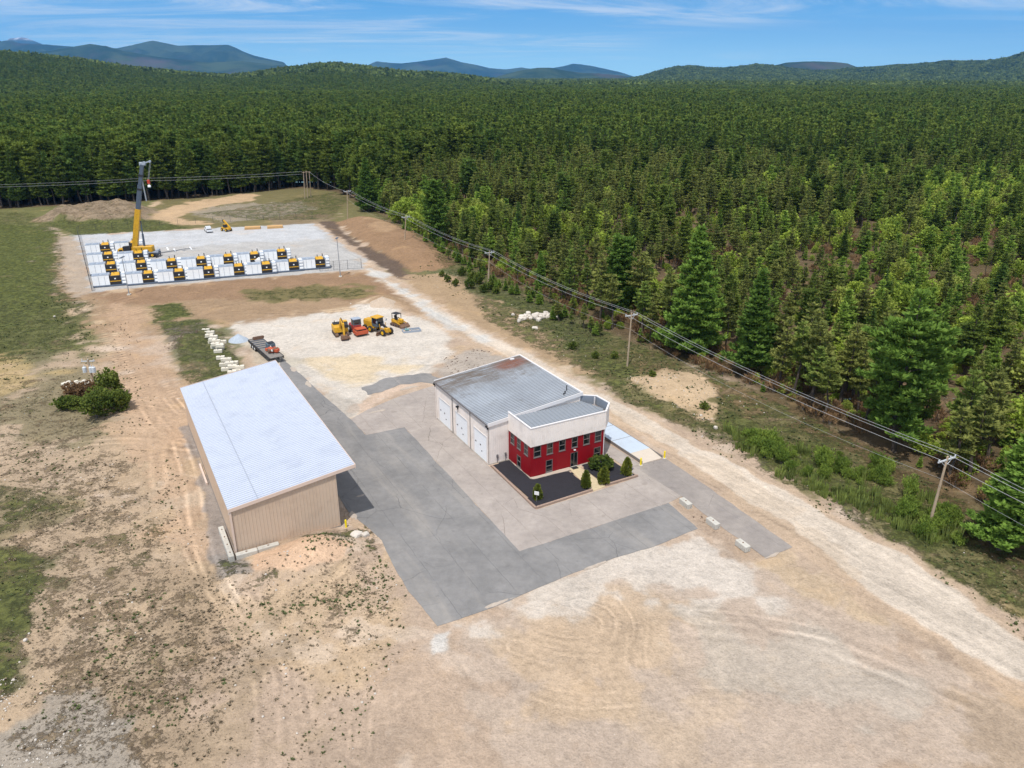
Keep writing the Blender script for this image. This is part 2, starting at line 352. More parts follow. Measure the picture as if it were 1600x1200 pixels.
LAYERS2 = [
 (LOT, S(222,213,202), 3.5, 2.5, 1.),
 (P((500,560),(600,555),(640,575),(560,600),(520,590)), S(226,205,170), 3, 3, .8),
 (P((555,640),(600,602),(640,596),(670,600),(620,616),(575,640)), S(220,196,176), 1.2, 1.5, 1.),
 (P((600,470),(640,478),(690,505),(735,542),(760,560),(700,580),(716,540),(680,505),(620,485)), S(196,168,140), 2.5, 2.5, .8),
 (P((690,575),(720,545),(800,552),(880,585),(900,610),(820,560),(690,598)), S(186,176,166), 2., 2., .9),
 (FRONT, S(203,184,167), 6, 5, .95),
 (P((800,930),(960,900),(1080,960),(1060,1060),(900,1120),(780,1060),(760,980)), S(212,184,150), 8, 9, .55),
 (P((1000,1100),(1120,1000),(1240,1090),(1200,1200),(1000,1230)), S(212,188,160), 8, 10, .5),
 (P((690,978),(820,930),(960,875),(1095,828),(1180,880),(1260,960),(1120,930),(980,905),(860,950),(760,985)), S(224,214,203), 5, 5, .85),
 (P((672,990),(700,980),(716,985),(700,1015),(676,1022)), S(222,218,212), .8, .8, .9),
 (P((1080,985),(1280,960),(1400,1060),(1330,1130),(1180,1110),(1080,1060)), S(202,190,176), 6, 6, .8),
 (P((1500,1090),(1640,1100),(1640,1260),(1480,1260),(1540,1150)), S(184,162,138), 3, 4, .7),
 (P((1060,775),(1090,775),(1215,875),(1190,880),(1150,870),(1092,828)), S(190,168,148), 1.2, 1, .95),
 (P((1240,860),(1300,900),(1400,985),(1300,960),(1180,880)), S(208,184,154), 4, 4, .8),
 (ROAD, S(206,182,158), 2., 1.2, 1.),
 (P((570,418),(650,462),(740,512),(830,556),(920,604),(1010,652),(1130,714),(1260,786),(1400,866),(1500,930),(1640,1028),(1640,1090),(1500,1014),(1385,935),(1290,862),(1220,812),(1130,757),(1040,700),(950,642),(890,604),(820,566),(740,530),(690,505),(645,474),(600,440)), S(226,212,196), .9, .7, .95),
 (P((492,352),(540,387),(620,445),(690,492),(760,530),(700,515),(640,470),(570,418)), S(214,212,208), 3, 2, .9),
 (P((900,625),(1060,715),(1200,800),(1330,890),(1250,800),(1100,705),(960,635)), S(214,190,162), 2, 2, .3),
 (PAD, S(196,194,192), 1.2, .8, 1.),
 (P((125,368),(300,360),(490,350),(520,375),(460,375),(300,385),(130,395)), S(206,208,212), 4, 3, .9),
 (P((455,560),(530,650),(560,640),(500,600),(470,575)), S(190,182,172), 1.5, 1.5, .6),
 (P((385,532),(440,552),(470,590),(430,600),(395,570)), S(205,196,178), 1.5, 1.5, .6),
 (P((398,868),(470,853),(560,850),(540,880),(470,900),(400,900)), S(226,192,162), 1.2, 1., 1.),
 (P((548,812),(575,826),(600,850),(585,845),(555,830)), S(206,180,152), 1., 1., .7),
]
# outline, amount of ground cover, feather, how green
VEG = [
 (GRASS_L, .66, 8, .7), (P((-300,330),(95,352),(110,455),(60,520),(-300,560)), .8, 8, .85),
 (P((-50,560),(190,590),(190,700),(-50,760)), .55, 8, .5),
 (P((-50,700),(250,690),(300,780),(330,900),(420,1000),(350,1260),(-50,1260)), .60, 12, .25),
 (BERM, .6, 4, .4), (P((95,370),(145,455),(480,440),(600,430),(560,478),(330,505),(160,520)), .32, 5, .3), (MOUND, .2, 4, .3),
 (P((-50,735),(160,765),(110,830),(-50,850)), .72, 6, .7),
 (P((-50,850),(60,860),(75,960),(30,1090),(-50,1130)), .85, 3, .75),
 (P((140,760),(260,860),(300,940),(220,960),(130,840)), .45, 6, .5),
 (P((300,880),(460,900),(560,850),(610,880),(660,960),(560,1060),(440,1000),(360,960)), .52, 5, .35),
 (P((230,900),(330,890),(420,1000),(340,1120),(250,1220),(200,1100)), .62, 7, .18),
 (P((470,845),(540,830),(575,820),(605,870),(600,900),(560,850),(480,860)), .75, 2.5, .85),
 (P((330,872),(380,868),(470,905),(430,925),(340,910)), .66, 2.5, .8),
 (P((540,880),(640,930),(670,985),(560,960)), .5, 4, .35),
 (P((440,1080),(560,1080),(570,1260),(430,1260)), .38, 5, .6),
 (P((360,455),(470,446),(585,448),(590,462),(480,474),(380,472)), .58, 4, .85),
 (P((235,478),(290,470),(312,492),(240,505)), .75, 3, 1.),
 (P((245,505),(310,500),(345,520),(375,545),(370,580),(300,600),(270,560)), .75, 3, .7),
 (P((60,348),(240,345),(300,357),(120,368)), .85, 3, .8),
 (P((300,335),(520,300),(560,310),(520,345),(400,345)), .7, 5, .65),
 (P((500,290),(620,335),(850,460),(1150,590),(1350,680),(1600,830),(1700,900),(1700,1040),(1500,925),(1250,775),(1000,645),(860,560),(760,495),(700,430),(600,350)), .68, 3.5, .65),
 (P((740,440),(960,530),(1000,600),(960,610),(870,560),(760,500)), .75, 3, .75),
 (P((900,560),(1000,560),(1010,600),(960,610)), .85, 3, .95),
 (P((1120,640),(1250,690),(1400,760),(1500,840),(1420,850),(1250,760),(1130,700)), .85, 4, .9),
 (P((1450,880),(1540,920),(1640,990),(1640,1010),(1560,960)), .5, 1.5, .9),
 (P((1540,1110),(1640,1110),(1640,1260),(1560,1200)), .6, 3, .8),
 (P((1040,725),(1080,750),(1240,850),(1225,860),(1140,795),(1050,735)), .62, .8, .4),
 (P((1062,780),(1090,790),(1200,880),(1180,880),(1100,825)), .40, .8, .3),
 (P((780,745),(830,800),(838,806),(770,750)), .4, .4, .8),
]
NOVEG = [(FRONT, 3), (LOT, 2), (ROAD, 1.5), (PAD, 1.), (P((398,868),(470,853),(560,850),(540,880),(470,900),(400,900)), .8), (P((980,590),(1040,575),(1100,590),(1128,625),(1115,660),(1060,640),(1000,615)), 2.), (P((672,990),(716,985),(700,1015),(676,1022)), .5),
 (P((150,480),(225,480),(250,560),(300,640),(290,700),(230,660),(170,540)), 5), ]
def TR(px, w, amp=1.): return (smooth_line(P(*px)), w, amp)
TRACKS = [TR(((160,478),(170,520),(190,570),(215,620),(260,680)), .5, .8), TR(((240,470),(255,520),(285,575),(330,600)), .5, -.6), TR(((180,466),(300,478),(420,484),(560,470)), .6, .7), TR(((190,474),(320,490),(450,492),(600,478)), .6, -.6),
 TR(((400,520),(480,540),(560,560),(660,570)), .5, -.5), TR(((420,550),(520,590),(600,595),(700,560)), .5, .5), TR(((520,352),(600,382),(680,410)), .6, .6), TR(((280,690),(300,760),(318,860),(370,960),(400,1060)), .5, .8), TR(((60,790),(160,740),(260,720)), .5, -.5),
 TR(((800,980),(860,1000),(915,1008),(948,995),(953,972),(935,955),(905,945)), .30),
 TR(((806,1008),(870,1030),(930,1030),(968,1005),(975,970),(955,940)), .30),
 TR(((790,985),(850,1008),(920,1018),(958,1000)), .22, .7),
 TR(((965,985),(962,1040),(985,1085)), .30, .8), TR(((998,982),(994,1030),(1015,1080)), .30, .8),
 TR(((800,1050),(850,1085),(930,1098),(1030,1088),(1150,1085)), .25, .6), TR(((830,1070),(900,1112),(1000,1118),(1060,1100)), .25, .5),
 TR(((1085,980),(1180,990),(1290,1010),(1420,1060),(1530,1105)), .8, .5), TR(((1090,960),(1200,975),(1320,1000),(1500,1060)), .5, .4),
 TR(((1270,905),(1310,925),(1300,960),(1260,985)), .35, .5), TR(((1290,900),(1335,930),(1325,965)), .35, .4),
 TR(((200,480),(215,540),(240,590),(285,645)), .5, .7), TR(((222,480),(240,540),(262,590),(300,640)), .5, .7), TR(((185,480),(195,540),(215,600),(240,660),(250,760)), .6, .4),
 TR(((330,880),(400,960),(450,1050),(470,1200)), .5, -.6), TR(((280,700),(320,860),(380,950),(430,1060)), .7, .5), TR(((300,860),(360,960),(410,1060),(420,1200)), .4, .5),
 TR(((560,1010),(565,1080),(560,1180)), .4, .5), TR(((400,960),(480,930),(560,880),(620,850)), .5, -.5), TR(((440,1040),(470,960),(540,900)), .4, -.4),
 TR(((0,650),(80,640),(180,625),(290,640)), .6, .4), TR(((0,720),(90,700),(200,690),(300,700)), .8, .5), TR(((0,700),(60,690),(160,670),(260,665)), .4, .4)]

def paint(x, y):
    n = len(x)
    hf = fbm(x, y, .30, 5, 91)-.5
    warp = (fbm(x, y, .07, 5, 31)-.5)*2; warp2 = (fbm(x, y, .35, 3, 33)-.5)*2
    col = np.tile(S(200,177,156), (n, 1)); big = fbm(x, y, .045, 4, 40)
    col += ((S(218,190,152)-col))*(sst(big+hf*.25, .50, .60))[:, None]*.5
    b2 = fbm(x, y, .09, 5, 44); col += (S(176,156,138)-col)*(sst(b2+hf*.3, .54, .62)*.5)[:, None]; b3 = fbm(x, y, .2, 5, 46); col += (S(232,214,196)-col)*(sst(b3+hf*.2, .56, .64)*.4)[:, None]
    tl = sdf(x, y, TREELINE+[(4000, 60), (4000, 9000), (-4000, 9000), (-4000, TREELINE[0][1])])
    def lay(ls):
        nonlocal col
        for pl, c, fe, wa, st in ls:
            a = np.array(pl); pad = fe+wa+1
            k = np.where((x > a[:,0].min()-pad) & (x < a[:,0].max()+pad) & (y > a[:,1].min()-pad) & (y < a[:,1].max()+pad))[0]
            if not len(k): continue
            d = sdf(x[k], y[k], pl)+warp[k]*wa+warp2[k]*min(wa, 1.5)*.6+hf[k]*fe*2.6
            m = (sst(d, -fe*.16, fe*.16)*.6+sst(d, -fe*.7, fe*.7)*.4)*st
            col[k] += (c-col[k])*m[:, None]
    lay(LAYERS)
    m = sst(tl+warp*2, -1.5, 2.5); fl = fbm(x, y, .09, 4, 50)[:, None]
    floor = S(98,88,60)*(1-fl)+S(124,104,84)*fl
    col += (floor-col)*m[:, None]
    m = sst(tl, 450, 900)[:, None]; col += (S(48,62,34)-col)*m
    lay(LAYERS2)
    veg = np.zeros(n); grn = np.full(n, .4)
    for pl, am, fe, g in VEG:
        d = sdf(x, y, pl)+warp*2.5; m = sst(d, -fe*.7, fe*.7)
        veg = np.where(am*m > veg, am*m, veg); grn = grn+(g-grn)*m
    veg = np.maximum(veg, .55*sst(tl, 0, 4)*(1-.0*tl)); grn = np.where(tl > 0, .35, grn)
    veg = np.maximum(veg, .05)
    for pl, fe in NOVEG:
        d = sdf(x, y, pl)+warp*1.5+warp2*.8; veg *= 1-sst(d, -fe*.3, fe)
    rd = np.maximum(sst(sdf(x, y, ROAD), -2, 2), sst(sdf(x, y, P((560,1260),(690,990),(1090,830),(1640,1090),(1640,1260))), -6, 10)*.45)
    trk = np.zeros(n)
    for ln, wd, am in TRACKS:
        a = np.array(ln); k = np.where((x > a[:,0].min()-4) & (x < a[:,0].max()+4) & (y > a[:,1].min()-4) & (y < a[:,1].max()+4))[0]
        if len(k):
            fade = sst(fbm(x[k], y[k], .25, 3, 60+len(ln)), .30, .62)
            for q_ in range(2):
                dx, dy = rng.normal(size=2)*(.5 if q_ else .0); wd_ = .17 if wd < .4 else wd*.5
                d = lined(x[k]+dx, y[k]+dy, ln); d1 = np.abs(d-.85)
                trk[k] += (1. if wd < .4 else 1.9)*am*(1. if q_ == 0 else .45)*(np.exp(-(d1/wd_)**2)-.55*np.exp(-((d1-wd_*1.7)/wd_)**2))*fade
    # hills: young leafy woods show paler than the pines
    return np.clip(col*np.array([.93, .915, .90]), .01, .95), np.stack([veg, np.clip(grn, 0, 1), rd, trk*.5+.5], 1)

def ground_material():
    m = bpy.data.materials.new('ground_surface'); m.use_nodes = True; t = NT(m.node_tree); t.n.clear()
    o = t.new('ShaderNodeOutputMaterial'); p = t.new('ShaderNodeBsdfPrincipled'); t.put(o.inputs[0], p.outputs[0])
    pos = t.new('ShaderNodeNewGeometry').outputs['Position']
    col = t.new('ShaderNodeAttribute', attribute_name='col').outputs['Color']
    mk = t.new('ShaderNodeAttribute', attribute_name='msk'); sp = t.new('ShaderNodeSeparateColor'); t.put(sp.inputs[0], mk.outputs['Color'])
    veg, grn, rd, trk = sp.outputs[0], sp.outputs[1], sp.outputs[2], mk.outputs['Alpha']
    nA = t.noise(pos, .22, 6, .62, .3); nB = t.noise(pos, 1.3, 6, .65); nC = t.noise(pos, 4.6, 4, .78)
    # streaks along the haul road
    st = t.turned(pos, -math.atan2(G(1400,880)[1]-G(700,505)[1], G(1400,880)[0]-G(700,505)[0]), (.05, 1, 1))
    nS = t.noise(st, 1.1, 6, .6, .25); nS2 = t.noise(st, .28, 3, .5)
    def amp(x, a): return t.math('MULTIPLY', t.math('SUBTRACT', x, .5), a)
    k = t.math('ADD', t.math('ADD', amp(nA, .62), amp(nB, .74)), amp(nC, .95))
    k = t.math('ADD', k, t.math('MULTIPLY', t.math('ADD', amp(nS, .65), amp(nS2, .35)), rd))
    k = t.math('ADD', k, amp(trk, .34)); k = t.math('ADD', k, 1.)
    sc = t.new('ShaderNodeVectorMath', operation='SCALE'); t.put(sc.inputs[0], col); t.put(sc.inputs['Scale'], k); c = sc.outputs[0]
    # yellow sand showing through here and there
    c = t.mix(t.math('MULTIPLY', t.ss(t.noise(pos, .11, 5, .6, .8), .56, .72), .22), c, lin(225,185,135))
    # small stones
    vo = t.new('ShaderNodeTexVoronoi'); t.put(vo.inputs['Vector'], pos); vo.inputs['Scale'].default_value = 1.6
    stone = t.math('MULTIPLY', t.ss(vo.outputs['Distance'], .10, .04), t.ss(t.noise(pos, .3, 3), .5, .66))
    c = t.mix(t.math('MULTIPLY', stone, .55), c, lin(228,222,214))
    vo2 = t.new('ShaderNodeTexVoronoi'); t.put(vo2.inputs['Vector'], pos); vo2.inputs['Scale'].default_value = 2.3
    dk = t.math('MULTIPLY', t.ss(vo2.outputs['Distance'], .16, .05), t.ss(t.noise(pos, .55, 4, .6), .54, .64))
    c = t.mix(t.math('MULTIPLY', dk, t.math('ADD', t.math('MULTIPLY', veg, 1.1), .06)), c, lin(96,84,62))
    # ground cover
    vn = t.math('ADD', t.math('MULTIPLY', t.noise(pos, .42, 7, .72, .5), .62), t.math('MULTIPLY', t.noise(pos, 3.1, 5, .75), .38))
    th = t.math('SUBTRACT', .75, t.math('MULTIPLY', veg, .38))
    vm = t.ss(t.math('SUBTRACT', vn, th), -.035, .05)
    dry = t.mix(t.ss(nB, .35, .65), lin(118,100,80), lin(158,138,108))
    gr = t.mix(t.ss(t.noise(pos, .9, 5, .7), .38, .64), lin(62,68,40), lin(112,116,64))
    gm = t.ss(t.math('ADD', t.noise(pos, .16, 5, .65, .6), t.math('MULTIPLY', t.math('SUBTRACT', grn, .5), .62)), .44, .60)
    vc = t.mix(gm, dry, gr)
    vc2 = t.new('ShaderNodeVectorMath', operation='SCALE'); t.put(vc2.inputs[0], vc); t.put(vc2.inputs['Scale'], t.math('ADD', t.math('ADD', amp(nC, 1.0), amp(nA, 1.1)), 1.))
    c = t.mix(t.math('MULTIPLY', vm, .86), c, vc2.outputs[0])
    t.put(p.inputs['Base Color'], c); p.inputs['Roughness'].default_value = .95; p.inputs['Specular IOR Level'].default_value = .1
    b = t.new('ShaderNodeBump'); b.inputs['Strength'].default_value = 1.; b.inputs['Distance'].default_value = .34
    h = t.math('ADD', t.math('ADD', t.math('MULTIPLY', nB, .9), t.math('MULTIPLY', nC, .35)), t.math('MULTIPLY', vm, .35))
    h = t.math('ADD', h, t.math('MULTIPLY', t.math('MULTIPLY', nS, rd), .7)); h = t.math('SUBTRACT', h, t.math('MULTIPLY', trk, .25))
    t.put(b.inputs['Height'], h); t.put(p.inputs['Normal'], b.outputs[0])
    return m
GM = ground_material()

def grid_object(name, X, Y, keep=None, split=None):
    """X, Y: 2-D arrays of positions; returns objects of the kept faces"""
    x = X.ravel(); y = Y.ravel(); nr, nc = X.shape
    z = relief(x, y, terrain(x, y)) if name == 'ground' else terrain(x, y)
    col, msk = paint(x, y)
    i = np.arange(nr-1)[:, None]*nc+np.arange(nc-1)[None, :]
    q = np.stack([i, i+1, i+nc+1, i+nc], -1).reshape(-1, 4)
    if keep is not None:
        cx = x[q].mean(1); cy = y[q].mean(1); q = q[keep(cx, cy)]
    return x, y, z, col, msk, q
def mesh_from(name, parts):
    xs, cols, msks, qs = [], [], [], []; off = 0
    for x, y, z, col, msk, q in parts:
        used = np.unique(q); mp_ = np.full(len(x), -1); mp_[used] = np.arange(len(used))
        xs.append(np.stack([x[used], y[used], z[used]], 1)); cols.append(col[used]); msks.append(msk[used])
        qs.append(mp_[q]+off); off += len(used)
    v = np.concatenate(xs); q = np.concatenate(qs); c = np.concatenate(cols); mk = np.concatenate(msks)
    me = bpy.data.meshes.new(name); me.vertices.add(len(v)); me.vertices.foreach_set('co', v.astype(np.float32).ravel())
    me.loops.add(q.size); me.loops.foreach_set('vertex_index', q.astype(np.int32).ravel())
    me.polygons.add(len(q)); me.polygons.foreach_set('loop_start', np.arange(0, q.size, 4, dtype=np.int32))
    me.update(calc_edges=True)
    a = me.attributes.new('col', 'FLOAT_COLOR', 'POINT'); a.data.foreach_set('color', np.concatenate([c, np.ones((len(c), 1))], 1).astype(np.float32).ravel())
    a = me.attributes.new('msk', 'FLOAT_COLOR', 'POINT'); a.data.foreach_set('color', mk.astype(np.float32).ravel())
    me.polygons.foreach_set('use_smooth', [True]*len(q)); me.materials.append(GM)
    o = bpy.data.objects.new(name, me); C.objects.link(o); o['kind'] = 'structure'
    return o
wedge = lambda k, b: (lambda cx, cy: np.abs(cx) < k*cy+b)
def rect(x0, x1, y0, y1, s): return np.meshgrid(np.linspace(x0, x1, round((x1-x0)/s)+1), np.linspace(y0, y1, round((y1-y0)/s)+1))
gA = grid_object('ground', *rect(-100, 100, 40, 118, .19), keep=wedge(.74, 12))
gB = grid_object('ground', *rect(-330, 330, 118, 400, .76), keep=wedge(.74, 20))
ys = np.concatenate([[400], 400*1.02**np.arange(1, 176)]); tt = np.linspace(-1.5, 1.5, 900)
gC = grid_object('far', tt[None, :]*ys[:, None], np.repeat(ys[:, None], 900, 1))
# the rest of the sheet, outside the view: behind and to both sides
def skirt():
    out = []
    for x0, x1, y0, y1, s in ((-9000,9000,-3000,43,300.),(-9000,-330,40,400,150.),(330,9000,40,400,150.)):
        nx = max(2, int((x1-x0)/s)); ny = max(3, int((y1-y0)/s)+1)
        p_ = grid_object('far', *np.meshgrid(np.linspace(x0, x1, nx), np.linspace(y0, y1, ny))); out.append(p_[:2]+(p_[2]-.3,)+p_[3:])
    for sg in (-1, 1):   # between the rectangle and the wedges
        for (y0, y1, k, b, xe) in ((40,118,.74,12,330),(118,400,.74,20,330)):
            ny = 30; yy = np.linspace(y0, y1, ny)
            a = np.linspace(0, 1, 12)
            xi = (k*yy+b-1.2)[:, None]; X = xi+(xe-xi)*a[None, :]
            p_ = grid_object('far', X*sg, np.repeat(yy[:, None], 12, 1)); 
            out.append(p_[:2]+(p_[2]-.25,)+p_[3:])
    return out
def part_of(p_, poly, inside=True):
    x, y, z, c, m, q = p_; d = sdf(x[q].mean(1), y[q].mean(1), poly)
    return (x, y, z, c, m, q[d > 0]), (x, y, z, c, m, q[d <= 0])
roadA, gA = part_of(gA, ROAD); roadB, gB = part_of(gB, ROAD)
padB, gB = part_of(gB, PAD)
lotA = part_of(gA, LOT); lotB = part_of(gB, LOT); gA = lotA[1]; gB = lotB[1]
mesh_from('ground', [gA, gB]+skirt()); mesh_from('dirt_road', [roadA, roadB]); mesh_from('gravel_pad', [padB])
mesh_from('gravel_lot', [q_ for q_ in (lotA[0], lotB[0]) if len(q_[5])])
mesh_from('wooded_plain_and_hills', [gC])

# ---------------------------------------------------------------- paving
def asphalt_material(name, c1, c2, seam, amt):
    m = bpy.data.materials.new(name); m.use_nodes = True; t = NT(m.node_tree); t.n.clear()
    o = t.new('ShaderNodeOutputMaterial'); p = t.new('ShaderNodeBsdfPrincipled'); t.put(o.inputs[0], p.outputs[0])
    pos = t.new('ShaderNodeNewGeometry').outputs['Position']
    n1 = t.noise(pos, .16, 6, .6, .5); n2 = t.noise(pos, 1.1, 5, .6); n3 = t.noise(pos, 14, 3, .7)
    c = t.mix(t.ss(n1, .3, .7), c1, c2)
    k = t.math('ADD', t.math('ADD', t.math('MULTIPLY', t.math('SUBTRACT', n2, .5), .5), t.math('MULTIPLY', t.math('SUBTRACT', n3, .5), .45)), 1.)
    s = t.new('ShaderNodeVectorMath', operation='SCALE'); t.put(s.inputs[0], c); t.put(s.inputs['Scale'], k); c = s.outputs[0]
    # pale sand tracked over it
    rot = t.turned(pos, -A, (.9, .12, 1))
    c = t.mix(t.math('MULTIPLY', t.ss(t.noise(rot, .33, 6, .62, .4), .50, .80), .40), c, lin(190,180,168))
    # long cracks and paving seams
    lr = t.mapping(pos, rot=(0, 0, -A)); ls = t.new('ShaderNodeSeparateXYZ'); t.put(ls.inputs[0], lr)
    wob = t.math('MULTIPLY', t.math('SUBTRACT', t.noise(pos, .5, 4, .6), .5), .35)
    fx = t.math('ABSOLUTE', t.math('SUBTRACT', t.math('FRACT', t.math('DIVIDE', t.math('ADD', ls.outputs[0], wob), 3.4)), .5))
    ln = t.ss(fx, .009, .003)
    vo = t.new('ShaderNodeTexVoronoi', feature='DISTANCE_TO_EDGE'); vo.inputs['Scale'].default_value = .13
    vv = t.new('ShaderNodeVectorMath', operation='ADD'); t.put(vv.inputs[0], pos); t.put(vv.inputs[1], t.noise(pos, .35, 5, .6, 0, 1)); t.put(vo.inputs['Vector'], vv.outputs[0])
    ck = t.math('MULTIPLY', t.ss(vo.outputs['Distance'], .005, .001), t.ss(t.noise(pos, .12, 2), .42, .58))
    line = t.math('MULTIPLY', t.math('MAXIMUM', t.math('MULTIPLY', ln, t.ss(t.noise(pos, .3, 3), .35, .55)), ck), amt)
    c = t.mix(line, c, seam)
    oil = t.ss(t.noise(pos, .6, 3, .5), .66, .74)
    c = t.mix(t.math('MULTIPLY', oil, .28), c, seam)
    t.put(p.inputs['Base Color'], c); p.inputs['Roughness'].default_value = .9; p.inputs['Specular IOR Level'].default_value = .2
    b = t.new('ShaderNodeBump'); b.inputs['Strength'].default_value = .35; b.inputs['Distance'].default_value = .03
    t.put(b.inputs['Height'], t.math('SUBTRACT', n3, t.math('MULTIPLY', line, 2))); t.put(p.inputs['Normal'], b.outputs[0])
    return m
M_ASN = asphalt_material('new_asphalt', lin(130,128,127), lin(147,144,142), lin(96,96,98), .75)
M_ASO = asphalt_material('old_asphalt', lin(164,154,147), lin(181,170,162), lin(128,116,108), .8)
M_ASD = asphalt_material('drive_asphalt', lin(150,142,137), lin(166,157,150), lin(112,104,100), .5)
def sheet(name, poly, z, mat, jit=.12, step=.5):
    pts = []; n = len(poly)
    for i in range(n):
        a = np.array(poly[i]); b = np.array(poly[(i+1) % n]); L = np.linalg.norm(b-a); k = max(1, int(L/step))
        nn = np.array([-(b-a)[1], (b-a)[0]])/max(L, 1e-6)
        for j in range(k):
            q = a+(b-a)*j/k; e = (fbm(np.array([q[0]]), np.array([q[1]]), .5, 4, 77)[0]-.5)*2
            q = q+nn*e*jit*2.4; pts.append((q[0], q[1]))
    v3 = [Vector((x, y, 0)) for x, y in pts]; tris = tessellate_polygon([v3]); n = len(pts)
    vs = [(x, y, z) for x, y in pts]+[(x, y, -.15) for x, y in pts]
    fs = [tuple(t_) for t_ in tris]+[(i, n+i, n+(i+1) % n, (i+1) % n) for i in range(n)]
    o = MB().add(vs, fs).build(name, mat); o['kind'] = 'structure'; return o
sheet('asphalt_patch', ASPH_PATCH, .026, M_ASN, .3)
sheet('old_asphalt_apron', ASPH_OLD, .030, M_ASO, .05)
sheet('asphalt_lot', ASPH_NEW, .036, M_ASN, .055)
sheet('driveway', DRIVE, .042, M_ASD, .06)

M_DRIFT = pbr('blown_sand', lin(190,176,162), .95, var=.3, scale=1.4, dirt=lin(170,150,132), dirt_amt=.5, bump=.6)
def drift(u, v, ru, rv, rot=0.):
    """thin tongue of sand washed over the paving"""
    c_ = G(u, v); pts = []
    for k in range(26):
        a_ = k*6.2832/26; r_ = 1+.55*(mnoise.noise(Vector((math.cos(a_)*1.4+u, math.sin(a_)*1.4+v, 0)))+.5*mnoise.noise(Vector((math.cos(a_)*4+u, math.sin(a_)*4, 2))))
        x, y = math.cos(a_)*ru*r_, math.sin(a_)*rv*r_; pts.append((c_[0]+x*math.cos(rot)-y*math.sin(rot), c_[1]+x*math.sin(rot)+y*math.cos(rot)))
    sheet('sand_drift', pts, .047, M_DRIFT, .10, .3)
eL = math.atan2(G(683,979)[1]-G(572,822)[1], G(683,979)[0]-G(572,822)[0]); eF = math.atan2(G(1090,826)[1]-G(683,979)[1], G(1090,826)[0]-G(683,979)[0])
for (u, v, a_, b_, e) in ((552,806,1.,.45,eL),(563,775,.5,.2,eF),(640,606,1.6,.5,eF),(590,643,1.4,.4,eF),(1205,869,.9,.2,eF),(482,600,1.3,.35,eL),(458,577,1.2,.5,eL),(780,942,1.6,.22,eF),(930,884,1.8,.22,eF)):
    drift(u, v, a_, b_, e)
# ---------------------------------------------------------------- the tan storage shed
M_TAN = pbr('tan_siding', lin(207,184,162,k=1/1.1), .55, var=.05, scale=.3, dirt=lin(165,135,112), dirt_amt=.25)
M_TANF = pbr('tan_trim', lin(232,208,192), .5, var=.04)
M_SHROOF = pbr('pale_steel_roof', lin(204,210,224), .42, metal=.0, var=.05, scale=.25, dirt=lin(168,176,192), dirt_amt=.35, spec=.5)
M_CONC = pbr('concrete', lin(205,200,190), .9, var=.12, scale=1.2, dirt=lin(140,132,120), dirt_amt=.5, bump=.4, obj_rand=.18)
M_CONCD = pbr('damp_concrete', lin(140,134,130), .9, var=.15, bump=.4)
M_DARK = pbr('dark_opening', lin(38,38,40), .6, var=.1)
M_BLACK = pbr('black_rubber', lin(42,42,44), .8, var=.15)
M_WHITE = pbr('white_paint', lin(238,236,232), .45, var=.03, dirt=lin(200,190,178), dirt_amt=.15)
def siding(mb, p0, p1, z0, zt0, zt1, pitch=.3, d=.035, w=.10, m=0, off=0.):
    """ribbed sheet wall from p0 to p1 (xy); top slopes zt0 to zt1; ribs stand out to the right of p0->p1"""
    a = Vector((*p0, 0)); b = Vector((*p1, 0)); L = (b-a).length; u = (b-a)/L; n = Vector((u.y, -u.x, 0)); th = .12
    q = lambda s, z, o: tuple(a+u*s+n*o+Vector((0, 0, z)))
    top = lambda s: zt0+(zt1-zt0)*s/L
    mb.hexa([q(0,z0,-th), q(L,z0,-th), q(L,z0,0), q(0,z0,0), q(0,zt0,-th), q(L,zt1,-th), q(L,zt1,0), q(0,zt0,0)], m)
    k = int(L/pitch)
    for i in range(k):
        s = (i+.5)*L/k; s0, s1 = s-w/2, s+w/2; zb = z0+.02
        mb.hexa([q(s0,zb,-.01), q(s1,zb,-.01), q(s1-.02,zb,d), q(s0+.02,zb,d), q(s0,top(s0)-.012,-.01), q(s1,top(s1)-.012,-.01), q(s1-.02,top(s1)-.012,d), q(s0+.02,top(s0)-.012,d)], m)
SH_W, SH_L, SH_L0, SH_OH = 11.95, 39.9, 5.93, 2.29; SLP = (7.51-5.93)/11.95
shz = lambda s: SH_L0+SLP*s
shed = thing('storage_shed', 'long tan ribbed metal shed with a pale single slope roof, beside the dark asphalt', 'shed', (S0[0], S0[1], 0), A)
mb = MB(); siding(mb, (0, 0), (SH_W, 0), .25, shz(0), shz(SH_W), .38)
siding(mb, (SH_W, SH_L), (0, SH_L), .25, shz(SH_W), shz(0), .38); siding(mb, (0, SH_L-.13), (0, .13), .25, shz(0)-.02, shz(0)-.02, .38)
mb.build('wall', M_TAN, shed)
mb = MB()   # open side under the overhang: posts and a header
mb.box(SH_W-.2, SH_W, .13, SH_L-.13, shz(SH_W)-1.3, shz(SH_W)-.05, 0)
mb.build('header', M_TAN, shed)
for k in range(1, 8):
    MB().box(SH_W-.24, SH_W-.02, k*SH_L/8-.12, k*SH_L/8+.12, 0, shz(SH_W)-1.3).build('post', M_TANF, shed)
mb = MB().box(.2, SH_W-.3, .2, SH_L-.2, .02, .06); mb.build('floor', M_CONCD, shed)
mb = MB(); O = .18   # roof sheet with ribs down the slope
def rp(s, t_, dz): return (s, t_, shz(s)+dz)
s0_, s1_, t0_, t1_ = -.25, SH_W+SH_OH, -O, SH_L+O
mb.hexa([rp(s0_,t0_,.02), rp(s1_,t0_,.02), rp(s1_,t1_,.02), rp(s0_,t1_,.02), rp(s0_,t0_,.12), rp(s1_,t0_,.12), rp(s1_,t1_,.12), rp(s0_,t1_,.12)])
k = int((t1_-t0_)/.46)
